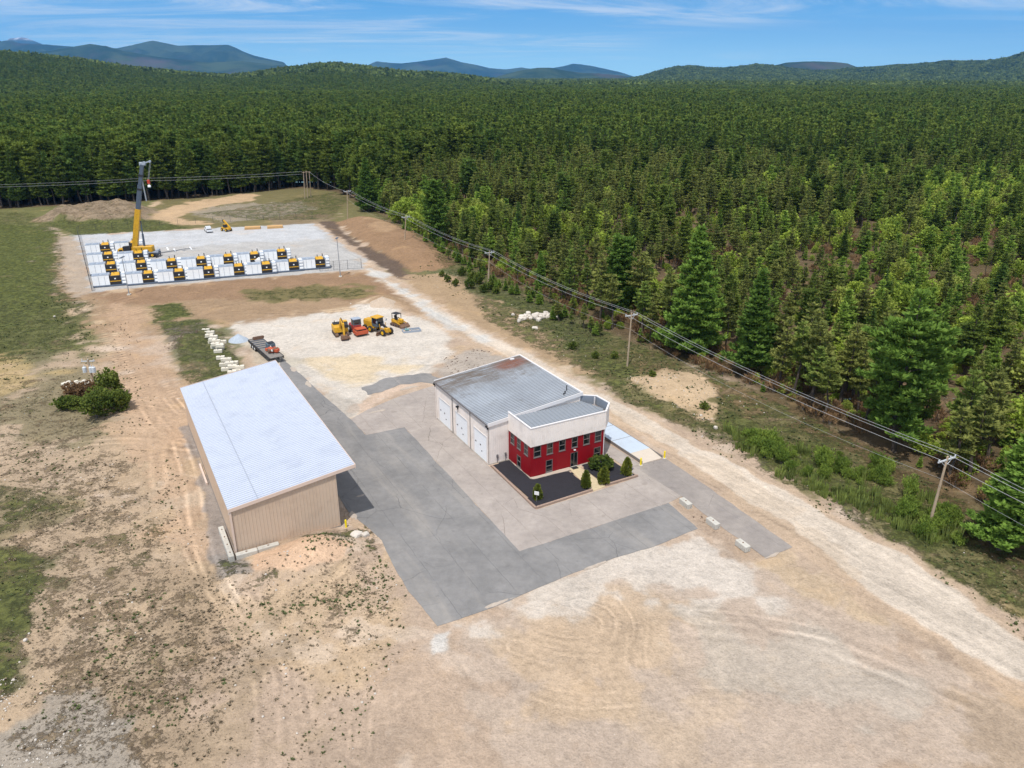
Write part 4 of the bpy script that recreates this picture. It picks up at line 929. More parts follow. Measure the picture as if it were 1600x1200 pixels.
def pine(name, h, w, seed, mat, nwh, nbr, tuft, base=.15, shape='cone', dens=1., bark=None, lean=0., droop=0., limbs=True, nq=5, big=0):
    """tapered trunk, whorls of limbs, needle sprays along the outer limb; one trunk mesh, one crown mesh"""
    rs = np.random.default_rng(seed); root = thing(name, None, None); bark = bark or M_BARK
    tk = MB(); segs = 7; pts = []; cx = cy = 0
    for i in range(segs+1):
        f = i/segs; pts.append((cx, cy, h*f)); cx += rs.normal()*.012*h+lean*h*.03; cy += rs.normal()*.012*h
    r0 = h*.014+.05
    nS = 6; rings = [[(p_[0]+r0*(1-i/segs*.93)*math.cos(k*6.2832/nS), p_[1]+r0*(1-i/segs*.93)*math.sin(k*6.2832/nS), p_[2]-(.3 if i == 0 else 0)) for k in range(nS)] for i, p_ in enumerate(pts)]
    tk.loft(rings)
    cd = Cards(); P_, S_, O_ = [], [], []
    for wi in range(nwh):
        f = (wi+.5)/nwh; z = h*(base+(1-base)*f)+rs.normal()*.1
        if shape == 'cone': rad = (1-f)**.85*.92+.06
        elif shape == 'broad': rad = math.sin(min(1, (1-f)*1.5+.05)*1.57)**1.1*(.72+.28*math.sin(f*9+seed))
        elif shape == 'point': rad = min(1., (1-f)*1.35+.03)**.8*(.62+.55*rs.random())*(.8 if f < .15 else 1)
        elif shape == 'column': rad = .55+.45*math.sin(f*3.1)
        else: rad = math.sin(max(.12, 1-f)*2.2)**.8*(.55+.6*rs.random())
        j = min(segs-1, int(z/h*segs)); g = z/h*segs-j; tx = pts[j][0]*(1-g)+pts[j+1][0]*g; ty = pts[j][1]*(1-g)+pts[j+1][1]*g
        nb = nbr+int(rs.integers(-1, 2)); a0 = rs.random()*6.28
        for b in range(max(2, nb)):
            if rs.random() > dens: continue
            az = a0+b*6.2832/max(2, nb)+rs.normal()*.22; L = w/2*rad*(.62+.5*rs.random())
            rise = (.34 if f > .6 else .12)-droop+rs.normal()*.07
            zb = z+rs.normal()*h*.008
            dx, dy = math.cos(az), math.sin(az)
            end = (tx+dx*L, ty+dy*L, zb+L*rise)
            if limbs and L > .8: tk.tube((tx, ty, zb-L*.05), end, max(.02, L*.016), .01, n=3)
            k = max(2, int(L/(tuft*.62)))
            for q in range(k):
                s = .22+.78*(q+rs.random()*.6)/k; wd = tuft*(.9-.3*s)*(1.5 if big else 1.)
                for side in ((-1, 0, 1) if L > tuft*1.6 else (0,)):
                    off = side*L*.26*(1.15-s)+rs.normal()*wd*.22; curve = .10*L*s*s
                    P_.append((tx+dx*L*s-dy*off, ty+dy*L*s+dx*off, zb+L*rise*s+curve+rs.normal()*.08*tuft-abs(side)*.05*L)); S_.append(tuft*(.7+.5*rs.random())); O_.append((dx*.7-dy*side*.5, dy*.7+dx*side*.5, .05))
    top = pts[-1]; P_ += [(top[0], top[1], h*.985), (top[0], top[1], h*.96)]; S_ += [tuft*.8]*2; O_ += [(0, 0, .8)]*2
    cd.tufts(np.array(P_), np.array(S_), .28, nq, out=np.array(O_), rs=rs, asp=.36)
    tr_ = tk.build('trunk', bark, root, fixn=False); cr = cd.build('crown', mat, root); return root
def bush(name, h, w, seed, mat, n, leaf, nq=4, stems=5, hollow=.55, tall=False, lump=.35, up=.25, asp=.7):
    rs = np.random.default_rng(seed); root = thing(name, None, None); tk = MB()
    cs = rs.normal(size=(7, 3)); cs /= np.linalg.norm(cs, axis=1)[:, None]
    d = rs.normal(size=(n, 3)); d[:, 2] = d[:, 2]*(.9)+.25; d /= np.linalg.norm(d, axis=1)[:, None]
    lumpv = 1-lump+lump*2*np.clip((d@cs.T), 0, 1).max(1)**3*.8
    r = (hollow+(1-hollow)*rs.random(n)**.5)*lumpv*(.85+.3*rs.random(n))
    p = d*r[:, None]*np.array([w/2, w/2, h*.52]); p[:, 2] += h*.50; p[:, 2] = np.maximum(p[:, 2], .1*rs.random(n)*h)
    Cards().tufts(p, leaf*(.7+.6*rs.random(n)), up, nq, out=d*(.8 if up < 1 else .3), rs=rs, asp=asp).build('crown', mat, root)
    for k in range(stems):
        a = rs.random()*6.28; e = (math.cos(a)*w*.25*rs.random(), math.sin(a)*w*.25*rs.random(), h*(.5+.3*rs.random())); tk.tube((e[0]*.15, e[1]*.15, -.1), e, .03+h*.006, .012, n=4)
    tk.build('trunk', M_BARKG, root, fixn=False); return root
# ---------------------------------------------------------------- the kinds of tree, one of each to copy
M_HILL = leaf_mat('hill_woods', (.070,.105,.030), (.19,.235,.060), 1.1, (.22,.28,.08))
PROTO = dict(
 hero=[pine('white_pine', 24, 13.5, 1, M_PINE, 30, 9, .64, .04, 'cone', .93, nq=8), pine('white_pine', 19, 8.5, 2, M_PINE, 23, 8, .66, .08, 'cone', .95, nq=8), pine('white_pine', 22, 14, 3, M_PINE, 16, 7, .75, .10, 'broad', .85, nq=8, lean=.2), pine('white_pine', 22, 9.5, 4, M_PINE, 22, 8, .72, .05, 'column', .95, nq=7)],
 tall=[pine('pine_tree', 23, 8.2, 10+i, M_PINED, 19, 7, .82, (.14,.10,.30,.20)[i], ('broad','cone','broad','column')[i], 0.86, nq=4) for i in range(4)],
 scrub=[pine('pitch_pine', 12, 4.5, 20+i, M_SCRUB, (9,10,8,9)[i], 6, .50, (.38,.25,.45,.3)[i], ('ragged','point')[i%2], .80, nq=6) for i in range(4)],
 young=[pine('young_pine', 7.5, 3.8, 30+i, M_YOUNG, 13, 7, .46, .04, 'cone', .9, nq=5, limbs=False) for i in range(3)],
 leafy=[bush('leafy_tree', 6, 5, 40+i, M_LEAF, 620, .36, 4, 5, .35) for i in range(2)],
 far=[pine('pine_tree', 23, 8.5, 50+i, M_PINED, 12, 6, 1.25, .16, 'point' if i else 'cone', .88, nq=3, limbs=False) for i in range(3)], dry=[bush('bare_bush', 2.2, 2.8, 160+i, M_BROWNL, 150, .5, 3, 8, .2, lump=.4, up=1.3, asp=.16) for i in range(2)],
 hill=[bush('hill_tree', 22, 24, 60+i, M_HILL, 130, 5.5, 3, 1, .45, lump=.5) for i in range(2)],
)
# ---------------------------------------------------------------- where every tree stands
BACK = TREELINE+[(6000, 60), (6000, 12000), (-6000, 12000), (-6000, TREELINE[0][1])]
YOUNGZ = P((575,322),(640,296),(760,276),(1000,264),(1300,262),(1700,262),(2300,270),(2300,1100),(1800,980),(1600,850),(1530,795),(1450,745),(1350,690),(1250,645),(1150,600),(1050,560),(950,520),(850,468),(760,428),(700,392),(650,362))
def jgrid(x0, x1, y0, y1, s, j=.85):
    X, Y = np.meshgrid(np.arange(x0, x1, s), np.arange(y0, y1, s)); X = X.ravel(); Y = Y.ravel()
    return X+(rng.random(len(X))-.5)*s*j, Y+(rng.random(len(Y))-.5)*s*j
KIND, TX, TY, TS, TW = [], [], [], [], []   # kind, x, y, height scale, width factor
def put_(k, x, y, s, w):
    KIND.extend([k]*len(x)); TX.extend(x); TY.extend(y); TS.extend(s); TW.extend(w)
x, y = jgrid(-420, 420, 60, 430, 4.3); k = (x > -.86*y-22) & (x < .80*y+22); x, y = x[k], y[k]
dT = sdf(x, y, BACK); k = dT > .5; x, y, dT = x[k], y[k], dT[k]
dY = sdf(x, y, YOUNGZ); u_, v_ = proj(x, y, 0*x)
dn = fbm(x, y, .035, 3, 70); dn2 = fbm(x, y, .10, 3, 71); rr = rng.random(len(x))
# tall dense pines
m = (dY <= 0) & (rr < .93); put_('tall', x[m], y[m], .80+.36*rng.random(m.sum())+.10*(dn[m]-.5), .85+.35*rng.random(m.sum()))
# young mixed woods
yz = dY > 0
openn = .80-1.5*np.clip(dn2-.46, 0, 1)*3.0*sst(dT, 6, 14)*sst(v_, 290, 350)+.16*sst(v_, 400, 300)
m = yz & (rr < openn)
kx, ky, kd, kt, kv, ku = x[m], y[m], dn[m], dT[m], v_[m], u_[m]; r2 = rng.random(len(kx))
bright = sst(ku, 1150, 1500)*sst(kv, 620, 480)*.5+.30+1.3*(kd-.5)
edge = (kt < 13) & (ku > 880)
isyoung = (r2 < bright) & ~edge; isleaf = isyoung & (rng.random(len(kx)) < .50)
sc = ~isyoung & ~edge & (r2 < .93); tl_ = ~isyoung & ~sc & ~edge
farr = sst(kv, 420, 275)
put_('scrub', kx[sc], ky[sc], (.52+.42*rng.random(sc.sum()))*(1+.55*farr[sc]), .85+.45*rng.random(sc.sum()))
put_('tall', kx[tl_], ky[tl_], .42+.18*rng.random(tl_.sum())+.3*farr[tl_], .9+.4*rng.random(tl_.sum()))
q = isyoung & ~isleaf; put_('young', kx[q], ky[q], .7+.6*rng.random(q.sum())+.5*farr[q], .9+.4*rng.random(q.sum()))
put_('leafy', kx[isleaf], ky[isleaf], .6+.6*rng.random(isleaf.sum())+.5*farr[isleaf], .9+.4*rng.random(isleaf.sum()))
e1 = edge & (rng.random(len(kx)) < .93); put_('scrub', kx[e1], ky[e1], .80+.45*rng.random(e1.sum()), 1.+.4*rng.random(e1.sum()))
# understorey beneath them
x, y = jgrid(-100, 420, 60, 330, 4.6); k = (np.abs(x) < .74*y+22) & (sdf(x, y, YOUNGZ) > 1); x, y = x[k], y[k]
k = rng.random(len(x)) < .85; x, y = x[k], y[k]; r2 = rng.random(len(x)) < .35
put_('young', x[r2], y[r2], .22+.28*rng.random(r2.sum()), 1.+.3*rng.random(r2.sum())); put_('leafy', x[~r2], y[~r2], .16+.28*rng.random((~r2).sum()), 1.+.4*rng.random((~r2).sum()))
# low dark growth along the cut below the trees
ln = [np.array(p_) for p_ in P((640,362),(700,398),(760,436),(850,476),(950,524))]
for a, b in zip(ln[:-1], ln[1:]):
    for j in range(int(np.linalg.norm(b-a)/1.7)):
        p_ = a+(b-a)*rng.random()+rng.normal(size=2)*1.6-np.array([.6, .6])
        put_(rng.choice(['young', 'young', 'scrub']), [p_[0]], [p_[1]], [.25+.22*rng.random()], [1.3])
x, y = jgrid(-100, 420, 60, 260, 3.0); dq = sdf(x, y, BACK); k = (np.abs(x) < .74*y+22) & (sdf(x, y, YOUNGZ) > .5) & (rng.random(len(x)) < .22+.5*(dq < 12)); x, y, dq = x[k], y[k], dq[k]
put_('dry', x, y, .5+.6*rng.random(len(x)), .9+.5*rng.random(len(x)))
k = (dq < 14) & (rng.random(len(x)) < .45); x, y = x[k]+1.2, y[k]+.8; put_('leafy', x, y, .22+.3*rng.random(len(x)), 1.+.4*rng.random(len(x)))
# beyond
x, y = jgrid(-1000, 1000, 400, 1150, 6.4); k = (np.abs(x) < .84*y+25) & (y >= 428); x, y = x[k], y[k]
put_('far', x, y, .74+.44*rng.random(len(x))**1.4+.2*(fbm(x, y, .012, 3, 5)-.5), .95+.4*rng.random(len(x)))
x, y = jgrid(-2000, 2000, 1150, 2500, 10.); k = (np.abs(x) < .80*y+25); x, y = x[k], y[k]
put_('far', x, y, .85+.35*rng.random(len(x))+.3*(fbm(x, y, .006, 3, 5)-.5), 1.6+.5*rng.random(len(x)))
x, y = jgrid(-5600, 5600, 2500, 7700, 23.); k = (np.abs(x) < .72*y+25); x, y = x[k], y[k]
zz_ = terrain(x, y); k = (y < 3600) | (zz_ > 6) | (rng.random(len(x)) < .6); x, y = x[k], y[k]
put_('hill', x, y, .75+.45*rng.random(len(x)), 1.05+.5*rng.random(len(x)))
KIND = np.array(KIND); TX = np.array(TX); TY = np.array(TY); TS = np.array(TS); TW = np.array(TW)
KH = dict(tall=23, scrub=12, young=7.5, leafy=6, far=23, hill=20, dry=2.2)
hgt = np.array([KH[k] for k in KIND])*TS
# keep room round the big white pines and off the open ground
HERO = [(0, (1076,553), 24.5, 'broad white pine, tallest at the wood edge by the second nearest pole', 1.0), (1, (1168,585), 19, 'bright conical white pine right of the broad tall one at the wood edge', 1.1), (2, (1398,705), 23.5, 'spreading white pine with wide flat boughs behind the nearest power pole span', 1.0),
 (3, (962,492), 17, 'rounded white pine just left of the second nearest pole', 1.0), (0, (574,330), 20.5, 'tall pale white pine behind the farthest single pole', .9), (3, (684,385), 19.5, 'white pine standing forward of the wood behind the bare earth mound', .95), (1, (1560,860), 15, 'dark pine cut by the right edge of the picture below the wires', 1.25), (1, (845,452), 9.5, 'small conical pine alone in a gap behind the third pole', 1.)]
hp = np.array([G(*h_[1]) for h_ in HERO])
dm = np.min(np.hypot(TX[:, None]-hp[:, 0], TY[:, None]-hp[:, 1]), 1); keep = (dm > 5.) | ((hgt < 5) & (dm > 3.2))
KIND, TX, TY, TS, TW, hgt = KIND[keep], TX[keep], TY[keep], TS[keep], TW[keep], hgt[keep]
TZ = terrain(TX, TY)
pu, pv = proj(TX, TY, TZ); pu2, pv2 = proj(TX, TY, TZ+hgt)
show = np.where((pu > -10) & (pu < 1610) & (pv2 < 1200) & (pv > 0), pv-pv2, 0); show[np.isin(KIND, ('far', 'hill'))] = 0
for i, (ki, px, h_, lab, wf) in enumerate(HERO):
    p_ = PROTO['hero'][ki]; x, y = G(*px); s = h_/(24, 19, 22, 22)[ki]
    if p_.get('label'): o = dup(p_, (x, y, 0), rz=i*1.3, scale=(s*wf, s*wf, s), label=lab)
    else: o = p_; o.location = (x, y, 0); o.rotation_euler = (0, 0, i*1.3); o.scale = (s*wf, s*wf, s); o['label'] = lab
    o['category'] = 'tree'; o['group'] = 'large white pines along the edge of the wood'
LAB = dict(dry=('bare brownish bush on the floor of the open young wood', 'bush', 'bare brown bushes in the young wood'), tall=('tall dark pine, one of many alike in the dense wood', 'tree', 'tall dark pines of the wood'), scrub=('scrubby olive pitch pine with a bare lower trunk, in the open wood', 'tree', 'pitch pines in the open young wood'),
 young=('young bright green pine, leafy down to the ground, in the open wood', 'tree', 'young bright pines in the open wood'), leafy=('low spring green leafy bush among the open young pines', 'bush', 'leafy bushes among the young pines'), hill=('pale leafy tree standing far off in the dark pine forest', 'tree', 'pale trees far off in the forest'), far=('tall dark pine, one of many alike in the dense wood', 'tree', 'tall dark pines of the wood'))
order = np.argsort(-show); solo = np.zeros(len(KIND), bool)
budget = dict(tall=90, scrub=130, young=55, leafy=60, far=0, hill=0, dry=12); cnt = {}
for i in order:
    k = KIND[i]; cnt[k] = cnt.get(k, 0)
    if show[i] > 0 and cnt[k] < budget[k]: cnt[k] += 1; solo[i] = True
# the wood's own pieces are copied from these; a few stand at mid distance
for k in ('far',):
    c_ = np.where((KIND == k) & (TY < 470) & (np.abs(TX) < 150))[0][[3, 40, 77]]; solo[c_] = True
c_ = len(KIND)  # two clumps of leafy crowns in the mid distance
for x_, y_ in ((-95., 900.), (560., 1000.)):
    KIND = np.append(KIND, 'hill'); TX = np.append(TX, x_); TY = np.append(TY, y_); TZ = np.append(TZ, 0); TS = np.append(TS, 1.); TW = np.append(TW, .6); solo = np.append(solo, True)
used = {k: 0 for k in PROTO}
for i in np.where(solo)[0]:
    k = KIND[i]; ps = PROTO[k]; n = used[k]; used[k] += 1; p_ = ps[n % len(ps)]; lab, cat, grp = LAB[k]
    s = TS[i]; sc_ = (s*TW[i], s*TW[i], s); rz = random.random()*6.28; lc = (TX[i], TY[i], TZ[i])
    if n < len(ps): o = p_; o.location = lc; o.rotation_euler = (0, 0, rz); o.scale = sc_
    else: o = dup(p_, lc, rz=rz, scale=sc_)
    o['label'] = lab; o['category'] = cat; o['group'] = grp
# everything else: one object per kind of wood, the tree shapes repeated on its points
def scatter(name, sel, kinds, label, thick=1.):
    idx = np.where(sel)[0]; me = bpy.data.meshes.new(name); n = len(idx); me.vertices.add(n)
    me.vertices.foreach_set('co', np.stack([TX[idx], TY[idx], TZ[idx]], 1).astype(np.float32).ravel())
    protos = [(k, j) for k in kinds for j in range(len(PROTO[k]))]
    var = np.array([[protos.index((KIND[i], j)) for j in [int(rng.integers(len(PROTO[KIND[i]])))]][0] for i in idx], np.int32)
    a = me.attributes.new('var', 'INT', 'POINT'); a.data.foreach_set('value', var)
    a = me.attributes.new('rz', 'FLOAT_VECTOR', 'POINT'); a.data.foreach_set('vector', np.stack([np.zeros(n), np.zeros(n), rng.random(n)*6.28], 1).astype(np.float32).ravel())
    a = me.attributes.new('sc', 'FLOAT_VECTOR', 'POINT'); a.data.foreach_set('vector', np.stack([TS[idx]*TW[idx], TS[idx]*TW[idx], TS[idx]], 1).astype(np.float32).ravel())
    o = bpy.data.objects.new(name, me); C.objects.link(o); tag(o, label, None, None, 'stuff')
    ng = bpy.data.node_groups.new(name, 'GeometryNodeTree'); ng.interface.new_socket('Geometry', in_out='INPUT', socket_type='NodeSocketGeometry'); ng.interface.new_socket('Geometry', in_out='OUTPUT', socket_type='NodeSocketGeometry')
    N, L = ng.nodes, ng.links; gi = N.new('NodeGroupInput'); go = N.new('NodeGroupOutput'); jn = N.new('GeometryNodeJoinGeometry'); L.new(jn.outputs[0], go.inputs[0])
    def attr(nm, ty): a_ = N.new('GeometryNodeInputNamedAttribute'); a_.data_type = ty; a_.inputs['Name'].default_value = nm; return a_.outputs['Attribute']
    va = attr('var', 'INT'); ra = attr('rz', 'FLOAT_VECTOR'); sa = attr('sc', 'FLOAT_VECTOR')
    for pi, (k, j) in enumerate(protos):
        if not (var == pi).any(): continue
        pj = N.new('GeometryNodeJoinGeometry')
        for ch in PROTO[k][j].children:
            oi = N.new('GeometryNodeObjectInfo'); oi.transform_space = 'ORIGINAL'; oi.inputs[0].default_value = ch; L.new(oi.outputs['Geometry'], pj.inputs[0])
        cm = N.new('FunctionNodeCompare'); cm.data_type = 'INT'; cm.operation = 'EQUAL'; L.new(va, cm.inputs[2]); cm.inputs[3].default_value = pi
        ip_ = N.new('GeometryNodeInstanceOnPoints'); L.new(gi.outputs[0], ip_.inputs['Points']); L.new(cm.outputs[0], ip_.inputs['Selection'])
        L.new(pj.outputs[0], ip_.inputs['Instance']); er = N.new('FunctionNodeEulerToRotation'); L.new(ra, er.inputs[0]); L.new(er.outputs[0], ip_.inputs['Rotation']); L.new(sa, ip_.inputs['Scale']); L.new(ip_.outputs[0], jn.inputs[0])
    md = o.modifiers.new('trees', 'NODES'); md.node_group = ng; return o
rest = ~solo
scatter('pine_forest', rest & np.isin(KIND, ('tall', 'far')), ('tall', 'far'), 'dense dark pine forest stretching to the hills')
scatter('young_woodland', rest & np.isin(KIND, ('scrub', 'young', 'leafy', 'dry')), ('scrub', 'young', 'leafy', 'dry'), 'open young woodland of pitch pine and leafy bushes')
scatter('hill_forest', rest & (KIND == 'hill'), ('hill',), 'mixed woods covering the far plain and the hills')
print('TREES', len(KIND), cnt)
# ---------------------------------------------------------------- distant mountains
M_MTN = bpy.data.materials.new('mountain_woods'); M_MTN.use_nodes = True; t = NT(M_MTN.node_tree); t.n.clear()
o_ = t.new('ShaderNodeOutputMaterial'); p_ = t.new('ShaderNodeBsdfDiffuse'); t.put(o_.inputs[0], p_.outputs[0])
pos = t.new('ShaderNodeNewGeometry').outputs['Position']; sp_ = t.new('ShaderNodeSeparateXYZ'); t.put(sp_.inputs[0], pos)
c = t.mix(t.ss(t.noise(pos, .0011, 7, .65, .5), .4, .62), (.020,.040,.020), (.060,.085,.040)); c = t.mix(t.ss(t.noise(pos, .0006, 5, .6), .55, .7), c, (.09,.07,.065))
rock = t.ss(sp_.outputs[2], 1020, 1180); c = t.mix(rock, c, t.mix(t.ss(t.noise(t.mapping(pos, scale=(1, .3, .3)), .004, 5, .6), .50, .56), (.30,.25,.24), (.85,.85,.88)))
t.put(p_.inputs[0], c)
def ridge(name, D, us, vs, depth, rug, seed, vbase=126):
    pf_ = prof(us, vs); n = 260; m = 26; u = np.linspace(us[0], us[-1], n); a = (u-800)/F/1.0*math.cos(PT)
    X = np.zeros((m, n)); Y = np.zeros((m, n)); Z = np.zeros((m, n)); zt = H+D*dirz(pf_(u))
    for j in range(m):
        f = j/(m-1); y = D+(f-.42)*depth; X[j] = a*D*(1+(y/D-1)*1.); Y[j] = y
        s = math.sin(min(1., f/.42)*math.pi/2)**1.25 if f < .42 else math.cos((f-.42)/.58*math.pi/2)
        rg_ = (fbm(X[j], Y[j], 1/(depth*.16), 5, seed)-.5)
        Z[j] = zt*s*(1+rug*rg_*(1-s**6))-(1-s)*30-5
    i = (np.arange(m-1)[:, None]*n+np.arange(n-1)).ravel(); q = np.stack([i, i+1, i+n+1, i+n], 1)
    mb = MB(); mb.v = list(zip(X.ravel(), Y.ravel(), Z.ravel())); mb.f = [tuple(r_) for r_ in q.tolist()]; mb.m = [0]*len(q)
    o = mb.build(name, M_MTN, smooth=True, fixn=False); o['kind'] = 'structure'; return o
ridge('mountain', 11500, [-300,-60,0,40,90,120,150,175,200,225,250,290,330,380,430,470,520], [90,84,79,83,78,73,68,72,79,84,88,93,97,95,100,104,124], 4200, 1.3, 101)
ridge('mountain', 15500, [-300,-100,-10,20,60,100,130,190,215,235,250,262,285,310,335,362,372,385,400,420,445,470], [80,74,66,67,68,71,73,75,70,66,64,66,71,70,70,69,73,80,86,91,97,124], 5200, 1.6, 102)
ridge('mountain', 26000, [-80,0,15,28,45,55,66,80,100,150], [105,72,67,60,58,59,64,70,76,118], 5000, 1.2, 103)
ridge('mountain', 19000, [540,575,590,612,630,645,668,690,697,706,722,745,765,790,815,828,850,880,895,920,945,968,1000], [118,103,98,99,99,97,94,91,89.5,92,97,101,106,108,105,107,108,103,99,102,107,112,122], 5000, 1.3, 104)
ridge('mountain', 9800, [760,790,815,840,860,880,905,935,970,1010], [124,115,109,105,105,109,113,114,117,125], 2600, .8, 105)
ridge('mountain', 9400, [1150,1200,1225,1250,1270,1300,1320,1340,1400], [118,104,97,95.5,95,96,98,105,122], 2600, .6, 106)
# far plain out to the mountains
me_ = MB(); me_.add([(-26000,7000,-2),(26000,7000,-2),(26000,34000,-2),(-26000,34000,-2)], [(0,1,2,3)]); o_ = me_.build('far_plain', M_MTN, fixn=False); o_['kind'] = 'structure'
# ---------------------------------------------------------------- the air between
hz = MB().box(-27500, 27500, -3500, 30500, -45, 1750).build('haze', bpy.data.materials.new('haze_air')); hz['kind'] = 'stuff'; hz['label'] = 'blue haze thinning the far hills'
m = hz.data.materials[0]; m.use_nodes = True; t = NT(m.node_tree); t.n.clear(); o_ = t.new('ShaderNodeOutputMaterial'); v = t.new('ShaderNodeVolumePrincipled')
v.inputs['Color'].default_value = (.15, .46, 1.0, 1); v.inputs['Density'].default_value = 3.4e-5; v.inputs['Anisotropy'].default_value = .0; t.put(o_.inputs['Volume'], v.outputs[0])
# ---------------------------------------------------------------- generator yard on the gravel pad
M_UW = pbr('unit_white', lin(252,253,254,k=1/1.05), .4, var=.03, dirt=lin(210,212,214), dirt_amt=.15); M_UG = pbr('unit_grey', lin(168,178,192), .5, var=.06); M_USK = pbr('skid_blue_grey', lin(104,116,134), .6, var=.12)
M_CY = pbr('machine_yellow', lin(224,170,40), .5, var=.14, dirt=lin(120,92,54), dirt_amt=.45); M_MB = pbr('machine_black', lin(46,46,50), .6, var=.2)
M_GALV = pbr('galvanised_steel', lin(170,174,180), .5, metal=.3, var=.08); M_DGR = pbr('dark_grey_steel', lin(86,98,114), .5, var=.1)
M_TYRE = pbr('tyre_rubber', lin(46,44,44), .85, var=.15, dirt=lin(120,105,88), dirt_amt=.5)
M_RIM = pbr('rim_yellow', lin(235,185,30), .5)
def at_y(u, v, y):
    """point on the sight line of (u, v) at depth y"""
    X = (u-800)/F; Y = (v-600)/F; k = y/(math.cos(PT)-Y*math.sin(PT)); return (X*k, y, H+k*(-math.sin(PT)-Y*math.cos(PT)))
ga = G(146,450); gb = G(471,423); PA = math.atan2(gb[1]-ga[1], gb[0]-ga[0])
def gen_unit():
    o = thing('generator_unit', 'white and yellow container generator', 'generator', (0,0,0), PA)
    MB().box(0, 8.0, 0, 3.0, .05, .45).box(.1, 7.9, -.12, 0, .12, .34).build('skid', M_USK, o)
    e = MB().box(.05, 3.95, .05, 2.95, .453, 2.95)
    for k in range(1, 12): e.box(.05+k*.32, .10+k*.32, .02, .052, .6, 2.85)
    e = e.build('container', M_UW, o)
    MB().box(.03, 3.97, .03, 2.97, 2.953, 3.05).box(.4, 1.6, .8, 2.2, 3.05, 3.2).box(2.3, 3.5, .8, 2.2, 3.05, 3.2).build('roof', M_UG, e)
    MB().box(2.9, 2.96, .0, .018, .5, 2.8).box(1.5, 1.56, .0, .018, .5, 2.8).build('door_seam', M_UG, e)
    g = MB(); g.box(4.05, 6.6, .1, 2.9, .453, 1.2, 1); g.box(4.05, 6.6, .05, 2.9, 1.203, 1.42, 0); g.box(4.05, 6.6, .1, 2.9, 1.423, 2.6, 1)
    g = g.build('engine_housing', [M_CY, M_MB], o)
    MB().hexa([(4.3,.9,2.603),(6.35,.9,2.603),(6.35,2.9,2.603),(4.3,2.9,2.603),(4.4,1.7,2.8),(6.25,1.7,2.8),(6.25,2.8,3.05),(4.4,2.8,3.05)]).build('hood', M_CY, g)
    MB().tube((6.3, 2.2, 3.1), (6.3, 2.2, 3.9), .12).tube((4.9, 2.3, 3.1), (4.9, 2.3, 3.7), .1).build('exhaust', M_MB, g)
    MB().box(5.15, 5.5, .06, .098, 1.8, 2.1).build('badge_panel', M_UW, g)
    r_ = MB().box(6.65, 7.9, .2, 2.9, .453, 3.0).build('radiator_rack', M_UG, o)
    for z in (.6, 1.45, 2.3): MB().cbox((7.35, .13, z+.28), (.98, .13, .56), b=.04).build('fan_panel', M_UW, r_)
    MB().cbox((7.35, 1.0, 3.07), (.9, .8, .14), b=.03).cbox((7.35, 2.1, 3.07), (.9, .8, .14), b=.03).build('top_panel', M_UW, r_)
    return o
rows = [('front', [(146,450),(198,447),(247,443.5),(294,439.5),(342,435),(386,431.5),(429,427),(471,423)]), ('second', [(141,431.5),(189,429),(237,426),(284,422.5),(327,418.5),(369,414.5),(412,410)]), ('third', [(138,415),(186,413)]), ('rear', [(135,399),(181,395.5)])]
orden = ['leftmost', 'second', 'third', 'fourth', 'fifth', 'sixth', 'seventh', 'rightmost']
o7 = ['leftmost', 'second', 'third', 'middle', 'fifth', 'sixth', 'rightmost']
g0 = None
for rn, pts in rows:
    for i, px in enumerate(pts):
        nm = (orden if rn == 'front' else o7)[i] if rn in ('front', 'second') else ('left', 'right')[i]
        x, y = G(*px); lab = 'white and yellow container generator, %s of the %s row on the pad' % (nm, rn)
        if rn == 'rear' and i == 1: lab = 'white container generator partly hidden behind the yellow crane'
        if g0 is None: g0 = gen_unit(); g0.location = (x, y, 0); o = g0
        else: o = dup(g0, (x, y, 0))
        o['label'] = lab; o['category'] = 'generator'; o['group'] = 'container generators in rows on the gravel pad'
# crane
def wheel_parts(par, x, y, r, wd, rim=M_RIM, n=16):
    w_ = MB()
    rg = lambda rr, yy: [(x+rr*math.cos(k*6.2832/n), yy, r+rr*math.sin(k*6.2832/n)) for k in range(n)]
    w_.loft([rg(r*.9, y-wd/2), rg(r, y-wd/2+wd*.12), rg(r, y+wd/2-wd*.12), rg(r*.9, y+wd/2)]); w = w_.build('wheel', M_TYRE, par)
    MB().loft([rg(r*.55, y-wd/2-.03), rg(r*.58, y+wd/2+.03)]).loft([rg(r*.2, y-wd/2-.09), rg(r*.2, y+wd/2+.09)]).build('rim', rim, w); return w
cb = G(184, 404); ce = G(249, 402); CA = math.atan2(ce[1]-cb[1], ce[0]-cb[0]); CL = float(np.linalg.norm(ce-cb))
cr = thing('crane_truck', 'tall yellow mobile crane with a raised dark grey telescopic boom', 'crane', (cb[0], cb[1], 0), CA)
MB().cbox((CL*.55, 1.35, 1.15), (CL*.9, 2.5, .45), b=.08).build('chassis', M_DGR, cr)
MB().cbox((CL*.80, 1.35, 1.52), (CL*.38, 2.6, .28), b=.05).box(CL*.93, CL*.99, .1, 2.6, .9, 2.1).build('rear_deck', M_UG, cr)
cbn = MB().loft([[(0,0,.7),(2.0,0,.7),(2.0,2.6,.7),(0,2.6,.7)], [(-.1,0,1.6),(2.1,0,1.6),(2.1,2.6,1.6),(-.1,2.6,1.6)], [(.45,.15,2.7),(1.9,.15,2.7),(1.9,2.45,2.7),(.45,2.45,2.7)]]).build('driver_cab', M_CY, cr)
MB().box(.75, 1.7, -.02, .06, 1.75, 2.5).build('window', M_GLASS, cbn); MB().cbox((.15, 1.3, 1.0), (.5, 2.7, .4), b=.05).build('bumper', M_MB, cbn)
MB().cbox((3.9, 1.35, 1.8), (3.6, 2.4, .9), b=.15).build('engine_cover', M_CY, cr)
